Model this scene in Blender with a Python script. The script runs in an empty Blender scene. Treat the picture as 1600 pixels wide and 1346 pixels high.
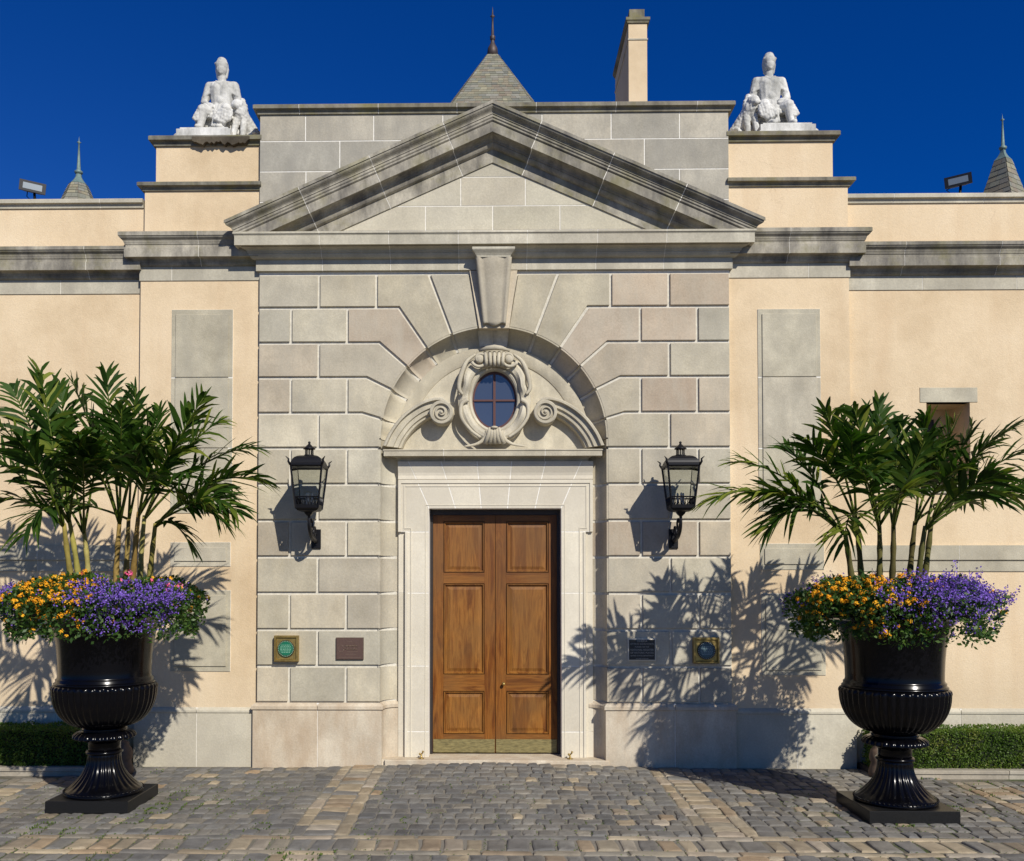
import bpy, bmesh, math, random
from mathutils import Vector, Matrix, noise
random.seed(7)
R = random.Random(11)
sc = bpy.context.scene
COL = sc.collection

# ------------------------------------------------------------------ camera
D = 9.0; S = 1/160.; H = 1.80; F = 1440.
YAW = math.radians(.9); PIT = math.radians(1.5)
cf = Vector((-math.sin(YAW)*math.cos(PIT), math.cos(YAW)*math.cos(PIT), math.sin(PIT)))
cr = Vector((math.cos(YAW), math.sin(YAW), 0)); cu = cr.cross(cf)
CPOS = Vector((0, -D, H))
CX = 770 - F*(cr.y/cf.y); CY = 910 + F*(cu.y/cf.y)
cam = bpy.data.cameras.new('camera'); cam_ob = bpy.data.objects.new('camera', cam); COL.objects.link(cam_ob)
cam.sensor_width = 36; cam.lens = F/1600*36
cam.shift_x = (800-CX)/1600; cam.shift_y = (CY-673)/1600
cam.clip_end = 3000; cam.clip_start = .05
cam_ob.location = CPOS; cam_ob.rotation_euler = (math.pi/2+PIT, 0, YAW)
sc.camera = cam_ob

# ------------------------------------------------------------------ light
SUN = Vector((.54, -1, .80)).normalized()          # direction towards the sun
world = bpy.data.worlds.new('World'); sc.world = world; world.use_nodes = True
nt = world.node_tree; nt.nodes.clear()
sky = nt.nodes.new('ShaderNodeTexSky'); sky.sky_type = 'NISHITA'; sky.sun_disc = False
sky.sun_elevation = math.asin(SUN.z); sky.sun_rotation = math.atan2(SUN.x, SUN.y)
sky.altitude = 1500; sky.air_density = 1.0; sky.dust_density = .1; sky.ozone_density = 4
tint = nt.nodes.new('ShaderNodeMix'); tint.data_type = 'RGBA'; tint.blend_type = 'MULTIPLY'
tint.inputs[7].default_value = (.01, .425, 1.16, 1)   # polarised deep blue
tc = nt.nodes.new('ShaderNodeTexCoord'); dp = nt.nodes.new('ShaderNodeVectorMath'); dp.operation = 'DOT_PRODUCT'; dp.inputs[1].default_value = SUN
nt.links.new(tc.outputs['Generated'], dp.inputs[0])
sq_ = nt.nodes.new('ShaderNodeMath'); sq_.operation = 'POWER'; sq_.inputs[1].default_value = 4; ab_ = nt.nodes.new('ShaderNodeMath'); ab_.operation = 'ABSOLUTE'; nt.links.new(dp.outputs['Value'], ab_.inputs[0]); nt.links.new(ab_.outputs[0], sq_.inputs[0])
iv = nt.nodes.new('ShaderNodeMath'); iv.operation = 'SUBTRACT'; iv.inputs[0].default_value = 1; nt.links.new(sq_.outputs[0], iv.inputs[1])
nt.links.new(iv.outputs[0], tint.inputs[0])     # polariser-like falloff: tint fades towards the sun, added so shadows get less blue fill
bg = nt.nodes.new('ShaderNodeBackground'); bg.inputs[1].default_value = .074
wo = nt.nodes.new('ShaderNodeOutputWorld')
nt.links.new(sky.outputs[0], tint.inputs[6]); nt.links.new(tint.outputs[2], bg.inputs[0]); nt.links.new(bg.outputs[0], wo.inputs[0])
sl = bpy.data.lights.new('sun', 'SUN'); sl.energy = 4.75; sl.angle = math.radians(.53); sl.color = (1, .95, .87)
so = bpy.data.objects.new('sun', sl); COL.objects.link(so); so.rotation_euler = SUN.to_track_quat('Z', 'Y').to_euler()
so.location = (6, -12, 10)
sc.view_settings.view_transform = 'Standard'; sc.view_settings.look = 'None'
sc.view_settings.gamma = 1; sc.view_settings.exposure = 0; sc.view_settings.use_curve_mapping = False

def W(px, py, Y):
    """point of the plane at depth Y that a measured pixel of the 1600 px photograph shows"""
    d = cf*F + cr*(px-CX) - cu*(py-CY)
    p = CPOS + d*((Y+D)/d.y)
    return p
def wx(px, Y, py=700): return W(px, py, Y).x
def wz(py, Y, px=600): return W(px, py, Y).z

# ------------------------------------------------------------------ materials
MATS = {}
def newmat(name):
    m = bpy.data.materials.new(name); m.use_nodes = True; MATS[name] = m
    return m, m.node_tree, m.node_tree.nodes['Principled BSDF']
def N(t, typ, **kw):
    n = t.nodes.new(typ)
    for k, v in kw.items():
        if k.startswith('i_'): n.inputs[k[2:].replace('_', ' ')].default_value = v
        else: setattr(n, k, v)
    return n
def ramp(t, stops, src, mode='LINEAR'):
    r = t.nodes.new('ShaderNodeValToRGB'); e = r.color_ramp.elements; r.color_ramp.interpolation = mode
    while len(e) < len(stops): e.new(.5)
    for i, (p, c) in enumerate(stops):
        e[i].position = p; e[i].color = tuple(c)+(1,) if len(c) == 3 else c
    t.links.new(src, r.inputs[0]); return r
def mix(t, mode, fac, a, b):
    m = t.nodes.new('ShaderNodeMix'); m.data_type = 'RGBA'; m.blend_type = mode
    for s, v in ((0, fac), (6, a), (7, b)):
        if hasattr(v, 'links') or hasattr(v, 'is_output'): t.links.new(v, m.inputs[s])
        else: m.inputs[s].default_value = v if s == 0 else (tuple(v)+(1,) if len(v) == 3 else v)
    return m.outputs[2]
def g(v): return (v, v, v)

def stone(name, tints, rough=.85, mott=.25, stain=None, stain_amt=0., lichen=0., bump=.35, scale=1., rnd='obj', fine=.12):
    m, t, b = newmat(name); L = t.links.new
    geo = N(t, 'ShaderNodeNewGeometry'); oi = N(t, 'ShaderNodeObjectInfo')
    if rnd == 'obj': rv = oi.outputs['Random']
    else: a = N(t, 'ShaderNodeAttribute', attribute_name='rnd'); rv = a.outputs['Fac']
    k = len(tints)
    rc = ramp(t, [(i/(k-1), c) for i, c in enumerate(tints)], rv)
    off = N(t, 'ShaderNodeVectorMath', operation='SCALE'); off.inputs[0].default_value = (37, 11, 53); L(rv, off.inputs['Scale'])
    pos = N(t, 'ShaderNodeVectorMath', operation='ADD'); L(geo.outputs['Position'], pos.inputs[0]); L(off.outputs[0], pos.inputs[1])
    fr_ = N(t, 'ShaderNodeMath', operation='MULTIPLY'); fr_.inputs[1].default_value = 7.31; L(rv, fr_.inputs[0])
    f2_ = N(t, 'ShaderNodeMath', operation='FRACT'); L(fr_.outputs[0], f2_.inputs[0]); rb_ = ramp(t, [(0, (.88,.87,.85)), (1, (1.09,1.085,1.07))], f2_.outputs[0])
    n1 = N(t, 'ShaderNodeTexNoise', i_Scale=2.6*scale, i_Detail=5., i_Roughness=.6); L(pos.outputs[0], n1.inputs['Vector'])
    lo, hi = 1-mott, 1+mott
    r1 = ramp(t, [(.3, (lo, lo*.99, lo*.97)), (.7, (hi, hi, hi*.99))], n1.outputs[0])
    c = mix(t, 'MULTIPLY', 1., mix(t, 'MULTIPLY', 1., rc.outputs[0], rb_.outputs[0]), r1.outputs[0])
    n2 = N(t, 'ShaderNodeTexNoise', i_Scale=55.*scale, i_Detail=4., i_Roughness=.7); L(pos.outputs[0], n2.inputs['Vector'])
    r2 = ramp(t, [(.3, g(1-fine)), (.72, g(1+fine))], n2.outputs[0])
    c = mix(t, 'MULTIPLY', 1., c, r2.outputs[0])
    if stain:
        mp = N(t, 'ShaderNodeMapping'); mp.inputs['Scale'].default_value = (3.2, 3.2, 1.1); L(geo.outputs['Position'], mp.inputs[0])
        n3 = N(t, 'ShaderNodeTexNoise', i_Scale=1.6, i_Detail=7., i_Roughness=.68); L(mp.outputs[0], n3.inputs['Vector'])
        r3 = ramp(t, [(.40, g(0)), (.66, g(stain_amt))], n3.outputs[0])
        c = mix(t, 'MIX', r3.outputs[0], c, stain)
    if 'sett' in name:
        n6 = N(t, 'ShaderNodeTexNoise', i_Scale=.9, i_Detail=7., i_Roughness=.7); L(geo.outputs['Position'], n6.inputs['Vector'])
        r6 = ramp(t, [(.32, (.68,.68,.69)), (.5, g(1.)), (.68, (1.22,1.2,1.14))], n6.outputs[0]); c = mix(t, 'MULTIPLY', 1., c, r6.outputs[0])
    if lichen:
        n4 = N(t, 'ShaderNodeTexNoise', i_Scale=3.5, i_Detail=6., i_Roughness=.7); L(pos.outputs[0], n4.inputs['Vector'])
        r4 = ramp(t, [(.5, g(0)), (.66, g(lichen))], n4.outputs[0])
        c = mix(t, 'MIX', r4.outputs[0], c, (.20, .18, .07))
    L(c, b.inputs['Base Color']); b.inputs['Roughness'].default_value = rough
    b.inputs['Specular IOR Level'].default_value = .25
    bp = N(t, 'ShaderNodeBump', i_Strength=bump, i_Distance=.006)
    add = N(t, 'ShaderNodeMath', operation='ADD'); L(n2.outputs[0], add.inputs[0]); L(n1.outputs[0], add.inputs[1])
    L(add.outputs[0], bp.inputs['Height']); L(bp.outputs[0], b.inputs['Normal'])
    return m
def plain(name, col, rough=.5, metal=0., spec=.5, var=0., vs=30., bump=0., coat=0.):
    m, t, b = newmat(name); L = t.links.new
    b.inputs['Base Color'].default_value = tuple(col)+(1,); b.inputs['Roughness'].default_value = rough
    b.inputs['Metallic'].default_value = metal; b.inputs['Specular IOR Level'].default_value = spec
    if coat: b.inputs['Coat Weight'].default_value = coat; b.inputs['Coat Roughness'].default_value = .04
    if var or bump:
        geo = N(t, 'ShaderNodeNewGeometry')
        n = N(t, 'ShaderNodeTexNoise', i_Scale=vs, i_Detail=5., i_Roughness=.65); L(geo.outputs['Position'], n.inputs['Vector'])
        if var:
            r = ramp(t, [(.3, g(1-var)), (.7, g(1+var))], n.outputs[0])
            L(mix(t, 'MULTIPLY', 1., tuple(col), r.outputs[0]), b.inputs['Base Color'])
        if bump:
            bp = N(t, 'ShaderNodeBump', i_Strength=bump, i_Distance=.004); L(n.outputs[0], bp.inputs['Height']); L(bp.outputs[0], b.inputs['Normal'])
    return m

M_ASH = stone('limestone ashlar', [(.51,.455,.345),(.475,.435,.335),(.50,.425,.32),(.53,.48,.365),(.46,.43,.345),(.51,.435,.33),(.45,.405,.32),(.50,.45,.335)], mott=.2, stain=(.35,.325,.265), stain_amt=.45)
M_ASHW = stone('warm limestone', [(.435,.35,.265),(.46,.375,.28),(.42,.355,.275)], mott=.15, stain=(.48,.44,.35), stain_amt=.5)
M_ATT = stone('weathered attic stone', [(.40,.37,.305),(.34,.325,.28),(.45,.415,.34),(.37,.345,.29)], mott=.18, stain=(.27,.255,.22), stain_amt=.6)
M_TYM = stone('pediment stone', [(.50,.465,.365),(.46,.43,.345),(.53,.485,.385)], mott=.12, stain=(.42,.385,.31), stain_amt=.4)
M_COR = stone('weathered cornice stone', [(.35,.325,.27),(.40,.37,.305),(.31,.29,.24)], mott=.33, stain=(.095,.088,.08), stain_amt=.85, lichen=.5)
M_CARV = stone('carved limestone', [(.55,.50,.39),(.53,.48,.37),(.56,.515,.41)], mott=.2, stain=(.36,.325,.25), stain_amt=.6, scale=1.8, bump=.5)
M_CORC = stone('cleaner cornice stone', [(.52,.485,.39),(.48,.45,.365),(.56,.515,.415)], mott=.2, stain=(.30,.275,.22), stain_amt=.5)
M_COP = stone('lichened coping stone', [(.24,.22,.16),(.28,.255,.20),(.22,.21,.17)], mott=.3, stain=(.07,.065,.055), stain_amt=.8, lichen=.8)
M_DRS = stone('dressed door stone', [(.66,.61,.50),(.63,.58,.48),(.68,.63,.52)], mott=.08, stain=(.55,.50,.41), stain_amt=.4, bump=.2, fine=.07)
M_PLI = stone('plinth stone', [(.57,.48,.36),(.56,.50,.40),(.60,.53,.42)], mott=.2, stain=(.38,.27,.17), stain_amt=.55)
M_PLG = stone('grey plinth stone', [(.52,.485,.39),(.55,.51,.41),(.50,.46,.37)], mott=.14, stain=(.43,.39,.31), stain_amt=.5)
M_PAN = stone('grey panel stone', [(.44,.405,.315),(.48,.44,.335),(.45,.41,.325)], mott=.2, stain=(.34,.315,.25), stain_amt=.5, scale=1.5)
M_MOR = plain('white mortar', (.80,.77,.70), .9, spec=.1, var=.12, vs=40)
M_MORD = plain('channel mortar', (.60,.565,.48), .9, spec=.1, var=.15, vs=30)
M_KERB = stone('kerb stone', [(.40,.36,.29),(.46,.41,.33),(.36,.33,.27)], mott=.2, stain=(.22,.20,.16), stain_amt=.5)

def stucco():
    m, t, b = newmat('ochre stucco'); L = t.links.new
    geo = N(t, 'ShaderNodeNewGeometry')
    n1 = N(t, 'ShaderNodeTexNoise', i_Scale=.9, i_Detail=6., i_Roughness=.6); L(geo.outputs['Position'], n1.inputs['Vector'])
    r1 = ramp(t, [(.3, (.665,.515,.33)), (.7, (.735,.59,.395))], n1.outputs[0])
    n2 = N(t, 'ShaderNodeTexNoise', i_Scale=70., i_Detail=4., i_Roughness=.7); L(geo.outputs['Position'], n2.inputs['Vector'])
    r2 = ramp(t, [(.3, g(.93)), (.7, g(1.05))], n2.outputs[0])
    c = mix(t, 'MULTIPLY', 1., r1.outputs[0], r2.outputs[0])
    mp = N(t, 'ShaderNodeMapping'); mp.inputs['Scale'].default_value = (5, 5, .5); L(geo.outputs['Position'], mp.inputs[0])
    n3 = N(t, 'ShaderNodeTexNoise', i_Scale=1.2, i_Detail=5.); L(mp.outputs[0], n3.inputs['Vector'])
    r3 = ramp(t, [(.48, g(0)), (.78, g(.5))], n3.outputs[0])
    c = mix(t, 'MIX', r3.outputs[0], c, (.60,.44,.27))
    n5 = N(t, 'ShaderNodeTexNoise', i_Scale=.45, i_Detail=8., i_Roughness=.72); L(geo.outputs['Position'], n5.inputs['Vector'])
    r5 = ramp(t, [(.34, (.86,.85,.83)), (.5, g(1.0)), (.68, (1.04,1.05,1.08))], n5.outputs[0])
    c = mix(t, 'MULTIPLY', 1., c, r5.outputs[0])
    sz = N(t, 'ShaderNodeSeparateXYZ'); L(geo.outputs['Position'], sz.inputs[0])
    mr = N(t, 'ShaderNodeMapRange'); mr.inputs[1].default_value = .6; mr.inputs[2].default_value = 1.15; mr.inputs[3].default_value = .42; mr.inputs[4].default_value = 0; L(sz.outputs[2], mr.inputs[0])
    mm = N(t, 'ShaderNodeMath', operation='MULTIPLY'); L(mr.outputs[0], mm.inputs[0]); L(n5.outputs[0], mm.inputs[1])
    c = mix(t, 'MIX', mm.outputs[0], c, (.42,.36,.27))
    vo = N(t, 'ShaderNodeTexVoronoi', feature='DISTANCE_TO_EDGE', i_Scale=1.1); wv_ = N(t, 'ShaderNodeVectorMath', operation='ADD'); n7 = N(t, 'ShaderNodeTexNoise', i_Scale=3., i_Detail=6.); L(geo.outputs['Position'], n7.inputs['Vector']); L(geo.outputs['Position'], wv_.inputs[0]); L(n7.outputs['Color'], wv_.inputs[1]); L(wv_.outputs[0], vo.inputs['Vector'])
    rv_ = ramp(t, [(.0, g(.30)), (.006, g(0))], vo.outputs[0]); mk = N(t, 'ShaderNodeMath', operation='MULTIPLY'); rk_ = ramp(t, [(.52, g(0)), (.6, g(1))], n5.outputs[0]); L(rv_.outputs[0], mk.inputs[0]); L(rk_.outputs[0], mk.inputs[1])
    c = mix(t, 'MIX', mk.outputs[0], c, (.34,.25,.16))
    L(c, b.inputs['Base Color']); b.inputs['Roughness'].default_value = .92; b.inputs['Specular IOR Level'].default_value = .15
    bp = N(t, 'ShaderNodeBump', i_Strength=.5, i_Distance=.006); L(n2.outputs[0], bp.inputs['Height']); L(bp.outputs[0], b.inputs['Normal'])
    return m
M_STU = stucco()

def wood(name, seed, horiz=False, gain=1.):
    m, t, b = newmat(name); L = t.links.new
    geo = N(t, 'ShaderNodeNewGeometry'); oi = N(t, 'ShaderNodeObjectInfo')
    off = N(t, 'ShaderNodeVectorMath', operation='SCALE'); off.inputs[0].default_value = (3.1, 7, 5.3); L(oi.outputs['Random'], off.inputs['Scale'])
    pos = N(t, 'ShaderNodeVectorMath', operation='ADD'); L(geo.outputs['Position'], pos.inputs[0]); L(off.outputs[0], pos.inputs[1])
    mp = N(t, 'ShaderNodeMapping'); mp.inputs['Scale'].default_value = (.9, 6, 8) if horiz else (8, 6, .9); L(pos.outputs[0], mp.inputs[0])
    wv = N(t, 'ShaderNodeTexNoise', i_Scale=1.6, i_Detail=8., i_Roughness=.62, i_Distortion=1.1); L(mp.outputs[0], wv.inputs['Vector'])
    mp2 = N(t, 'ShaderNodeMapping'); mp2.inputs['Scale'].default_value = (4, 60, 120) if horiz else (120, 60, 4); L(pos.outputs[0], mp2.inputs[0])
    fn = N(t, 'ShaderNodeTexNoise', i_Scale=1.5, i_Detail=4.); L(mp2.outputs[0], fn.inputs['Vector'])
    r1 = ramp(t, [(.28, (.09,.026,.004)), (.42, (.19,.066,.011)), (.54, (.31,.13,.024)), (.66, (.21,.075,.012)), (.8, (.11,.033,.006))], wv.outputs[0])
    r2 = ramp(t, [(.3, g(.68)), (.65, g(1.14))], fn.outputs[0])
    c = mix(t, 'MULTIPLY', 1., mix(t, 'MULTIPLY', 1., r1.outputs[0], (gain, gain*gain**.5, gain*gain)), r2.outputs[0])
    n3 = N(t, 'ShaderNodeTexNoise', i_Scale=2.2, i_Detail=5.); L(pos.outputs[0], n3.inputs['Vector'])
    r3 = ramp(t, [(.40, g(0)), (.7, g(.55))], n3.outputs[0])
    c = mix(t, 'MIX', r3.outputs[0], c, (.13,.070,.026))
    sz = N(t, 'ShaderNodeSeparateXYZ'); L(geo.outputs['Position'], sz.inputs[0])
    zr = N(t, 'ShaderNodeMapRange'); zr.inputs[1].default_value = 1.0; zr.inputs[2].default_value = 2.5; zr.inputs[3].default_value = 0; zr.inputs[4].default_value = .45; L(sz.outputs[2], zr.inputs[0])
    c = mix(t, 'MIX', zr.outputs[0], c, (.165,.082,.040))       # bleached upper half, richer varnish below
    L(c, b.inputs['Base Color']); b.inputs['Roughness'].default_value = .5
    b.inputs['Specular IOR Level'].default_value = .2
    bp = N(t, 'ShaderNodeBump', i_Strength=.15, i_Distance=.002); L(fn.outputs[0], bp.inputs['Height']); L(bp.outputs[0], b.inputs['Normal'])
    return m
M_WOOD = wood('varnished oak', 1); M_WOODH = wood('varnished oak rail', 2, True, .88); M_WOODS = wood('varnished oak stile', 3, False, .80)
M_WDARK = plain('dark door frame', (.02,.014,.012), .5, var=.2)
M_BRASS = plain('tarnished brass', (.42,.30,.10), .42, .85, var=.3, vs=25, bump=.2)
M_BRASSD = plain('dull brass plate', (.24,.20,.085), .55, .5, var=.45, vs=45, bump=.3)
_t = M_BRASSD.node_tree; _n = [n for n in _t.nodes if n.bl_idname == 'ShaderNodeTexNoise'][0]; _g = [n for n in _t.nodes if n.bl_idname == 'ShaderNodeNewGeometry'][0]
_m = _t.nodes.new('ShaderNodeMapping'); _m.inputs['Scale'].default_value = (.35, 1, 1.6); _t.links.new(_g.outputs['Position'], _m.inputs[0]); _t.links.new(_m.outputs[0], _n.inputs['Vector'])
M_BLK = plain('glossy black iron', (.002,.002,.003), .19, 0, .22, bump=.05, vs=14)
M_IRON = plain('black lantern iron', (.006,.006,.008), .42, 0, .28, var=.3, vs=60)
M_GRAN = plain('black granite', (.010,.010,.010), .38, 0, .3, var=.6, vs=160)
M_MARB = stone('white marble', [(.72,.715,.69),(.70,.695,.67)], mott=.14, stain=(.24,.24,.215), stain_amt=.8, scale=3, bump=.3)
M_SLATE = stone('green grey slate', [(.23,.22,.16),(.18,.185,.155),(.27,.25,.175),(.215,.18,.14),(.25,.245,.21),(.16,.165,.145)], mott=.15, rnd='attr', bump=.3)
M_SLD = plain('roof underlay', (.05,.05,.045), .9)
M_COPPER = plain('green copper', (.16,.23,.21), .6, .2, var=.25)
M_BRCOP = plain('brown copper', (.075,.055,.05), .55, .3, var=.25)
M_TERRA = plain('worn terracotta stone', (.13,.085,.055), .85, var=.3, vs=18, bump=.4)
M_WFRAME = plain('red brown window frame', (.085,.028,.02), .5)
M_SOIL = plain('dark soil', (.03,.022,.015), .95)
def glass_mat(name, col, trans=.7, gl=.1):
    m = bpy.data.materials.new(name); m.use_nodes = True; t = m.node_tree; t.nodes.clear()
    tr = t.nodes.new('ShaderNodeBsdfTransparent'); tr.inputs[0].default_value = tuple(col)+(1,)
    gs = t.nodes.new('ShaderNodeBsdfGlossy'); gs.inputs['Roughness'].default_value = .03
    fr = t.nodes.new('ShaderNodeFresnel'); fr.inputs[0].default_value = 1.5
    mx = t.nodes.new('ShaderNodeMixShader'); o = t.nodes.new('ShaderNodeOutputMaterial')
    t.links.new(fr.outputs[0], mx.inputs[0]); t.links.new(tr.outputs[0], mx.inputs[1]); t.links.new(gs.outputs[0], mx.inputs[2]); t.links.new(mx.outputs[0], o.inputs[0])
    return m
M_GLASS = glass_mat('lantern glass', (.82,.84,.82))
M_WGLASS = plain('dark window glass', (.045,.055,.08), .05, 0, 1.0, coat=1.)
M_FLGL = plain('floodlight glass', (.16,.19,.21), .3, .3, 1.)
M_HOLE = plain('dark interior', (.01,.01,.01), .9)
def leafmat(name, c1, c2, c3, rough=.45, tr=.25, spec=.4):
    m, t, b = newmat(name); L = t.links.new
    geo = N(t, 'ShaderNodeNewGeometry')
    a = N(t, 'ShaderNodeAttribute', attribute_name='rnd')
    r = ramp(t, [(0, c1), (.6, c2), (1, c3)], a.outputs['Fac'])
    L(r.outputs[0], b.inputs['Base Color']); b.inputs['Roughness'].default_value = rough; b.inputs['Specular IOR Level'].default_value = spec
    tl = N(t, 'ShaderNodeBsdfTranslucent'); L(mix(t, 'MULTIPLY', 1., r.outputs[0], (1.6, 2.0, .7)), tl.inputs[0])
    mx = t.nodes.new('ShaderNodeMixShader'); mx.inputs[0].default_value = tr
    L(b.outputs[0], mx.inputs[1]); L(tl.outputs[0], mx.inputs[2]); L(mx.outputs[0], t.nodes['Material Output'].inputs[0])
    return m
M_PALM = leafmat('palm leaf', (.012,.035,.004), (.036,.080,.008), (.18,.205,.028), .56, .24, .18)
M_TRUNK_L = stone('pale palm stem', [(.26,.25,.06),(.25,.15,.04),(.30,.27,.09)], mott=.4, scale=2.2, bump=.3)
M_TRUNK_D = stone('dark palm stem', [(.10,.10,.03),(.08,.055,.02),(.13,.13,.035)], mott=.4, scale=2.2, bump=.3)
M_HEDGE = leafmat('box leaf', (.045,.09,.012), (.10,.165,.02), (.20,.20,.045), .6, .25)
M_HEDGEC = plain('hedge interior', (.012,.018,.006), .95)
M_BED = leafmat('bedding leaf', (.02,.055,.010), (.045,.10,.016), (.09,.15,.025), .5, .25)
M_PURP = leafmat('purple petal', (.13,.06,.36), (.20,.11,.52), (.30,.20,.66), .7, .15, .1)
M_ORG = leafmat('orange petal', (.75,.26,.012), (.85,.40,.02), (.90,.55,.06), .7, .1, .1)
M_PINK = leafmat('pink petal', (.72,.08,.22), (.8,.14,.3), (.85,.3,.42), .7, .1, .1)
M_MOSS = leafmat('joint weeds', (.04,.08,.012), (.09,.14,.02), (.16,.20,.04), .7, .2)

# ------------------------------------------------------------------ mesh helpers
class MB:
    def __init__(s): s.v = []; s.f = []; s.sm = []; s.r = []
    def face(s, idx, smooth=False, rnd=0.): s.f.append(tuple(idx)); s.sm.append(smooth); s.r.append(rnd)
    def add(s, vs, fs, smooth=False, rnd=0.):
        o = len(s.v); s.v += [tuple(p) for p in vs]
        for f in fs: s.face([i+o for i in f], smooth, rnd)
        return s
    def box(s, a, b, rnd=0.):
        x0, y0, z0 = a; x1, y1, z1 = b
        if x0 > x1: x0, x1 = x1, x0
        if y0 > y1: y0, y1 = y1, y0
        if z0 > z1: z0, z1 = z1, z0
        vs = [(x0,y0,z0),(x1,y0,z0),(x1,y1,z0),(x0,y1,z0),(x0,y0,z1),(x1,y0,z1),(x1,y1,z1),(x0,y1,z1)]
        return s.add(vs, [(0,3,2,1),(4,5,6,7),(0,1,5,4),(1,2,6,5),(2,3,7,6),(3,0,4,7)], rnd=rnd)
    def prism(s, poly, y0, y1, ch=0., cap_back=False):
        """poly in (x,z), front at y0 (nearer the camera), back at y1"""
        if area(poly) < 0: poly = poly[::-1]
        n = len(poly); o = len(s.v)
        inn = inset(poly, ch) if ch else poly
        s.v += [(x, y0, z) for x, z in inn]
        s.v += [(x, y0+ch, z) for x, z in poly]
        s.v += [(x, y1, z) for x, z in poly]
        s.face([o+i for i in range(n)])
        for i in range(n):
            j = (i+1) % n
            if ch: s.face([o+i, o+n+i, o+n+j, o+j])
            s.face([o+n+i, o+2*n+i, o+2*n+j, o+n+j])
        if cap_back: s.face([o+2*n+i for i in range(n)][::-1])
        return s
    def lathe(s, prof, c=(0,0,0), n=24, smooth=True, fl=None, phase=0., sq=False, rnd=0.):
        """prof [(r,z)]; fl(r_index, angle) multiplies the radius"""
        o = len(s.v); cx, cy, cz = c
        for i, (r, z) in enumerate(prof):
            for k in range(n):
                a = phase + 2*math.pi*k/n
                rr = r*(fl(i, a) if fl else 1.)
                s.v.append((cx+rr*math.cos(a), cy+rr*math.sin(a), cz+z))
        for i in range(len(prof)-1):
            for k in range(n):
                k2 = (k+1) % n
                s.face([o+i*n+k, o+i*n+k2, o+(i+1)*n+k2, o+(i+1)*n+k], smooth, rnd)
        if prof[0][0] > 1e-4: s.face([o+k for k in range(n)][::-1], False, rnd)
        if prof[-1][0] > 1e-4: s.face([o+(len(prof)-1)*n+k for k in range(n)], False, rnd)
        return s
    def tube(s, pts, rad, n=8, smooth=True, rnd=0., flat=1.):
        pts = [Vector(p) for p in pts]; o = len(s.v); m = len(pts)
        rad = rad if isinstance(rad, (list, tuple)) else [rad]*m
        up = Vector((0, 0, 1)); last = None
        for i, p in enumerate(pts):
            t = (pts[min(i+1, m-1)]-pts[max(i-1, 0)]).normalized()
            a = last if last else (Vector((1,0,0)) if abs(t.x) < .8 else up)
            a = (a - t*a.dot(t)).normalized(); last = a; b2 = t.cross(a)
            for k in range(n):
                an = 2*math.pi*k/n
                s.v.append(tuple(p + a*math.cos(an)*rad[i] + b2*math.sin(an)*rad[i]*flat))
        for i in range(m-1):
            for k in range(n):
                k2 = (k+1) % n
                s.face([o+i*n+k, o+i*n+k2, o+(i+1)*n+k2, o+(i+1)*n+k], smooth, rnd)
        s.face([o+k for k in range(n)][::-1], False, rnd); s.face([o+(m-1)*n+k for k in range(n)], False, rnd)
        return s
    def sphere(s, c, r, n=10, m=6, sc3=(1,1,1), rnd=0.):
        prof = []
        o = len(s.v)
        for i in range(m+1):
            th = math.pi*i/m
            for k in range(n):
                a = 2*math.pi*k/n
                s.v.append((c[0]+r*sc3[0]*math.sin(th)*math.cos(a), c[1]+r*sc3[1]*math.sin(th)*math.sin(a), c[2]-r*sc3[2]*math.cos(th)))
        for i in range(m):
            for k in range(n):
                k2 = (k+1) % n; s.face([o+i*n+k, o+i*n+k2, o+(i+1)*n+k2, o+(i+1)*n+k], True, rnd)
        return s
    def merge(s, o2):
        o = len(s.v); s.v += o2.v
        for f, a, b in zip(o2.f, o2.sm, o2.r): s.face([i+o for i in f], a, b)
        return s
    def mesh(s, name, mat, off=(0,0,0)):
        me = bpy.data.meshes.new(name)
        ox, oy, oz = off
        me.from_pydata([(x-ox, y-oy, z-oz) for x, y, z in s.v], [], s.f)
        me.polygons.foreach_set('use_smooth', s.sm)
        at = me.attributes.new('rnd', 'FLOAT', 'FACE'); at.data.foreach_set('value', s.r)
        me.materials.append(mat); me.update(); return me
    def build(s, name, mat, parent=None, kind=None, fixn=False, off=None):
        if off is None:
            off = tuple(root_loc(parent)) if parent else (0,0,0)
        me = s.mesh(name, mat, off)
        if fixn:
            bm = bmesh.new(); bm.from_mesh(me); bmesh.ops.recalc_face_normals(bm, faces=bm.faces); bm.to_mesh(me); bm.free()
        return link(name, me, parent, kind)
def link(name, me, parent=None, kind=None):
    o = bpy.data.objects.new(name, me); COL.objects.link(o)
    if parent: o.parent = parent
    if kind: o['kind'] = kind
    return o
def root_loc(o):
    p = Vector((0,0,0))
    while o: p += o.location; o = o.parent
    return p
def thing(name, label, cat, loc=(0,0,0), group=None):
    o = bpy.data.objects.new(name, None); COL.objects.link(o); o.location = loc; o.empty_display_size = .1
    tag(o, label, cat, group); return o
def tag(o, label, cat, group=None):
    o['label'] = label; o['category'] = cat
    if group: o['group'] = group
    return o
def area(p): return .5*sum(p[i][0]*p[(i+1)%len(p)][1]-p[(i+1)%len(p)][0]*p[i][1] for i in range(len(p)))
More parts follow.
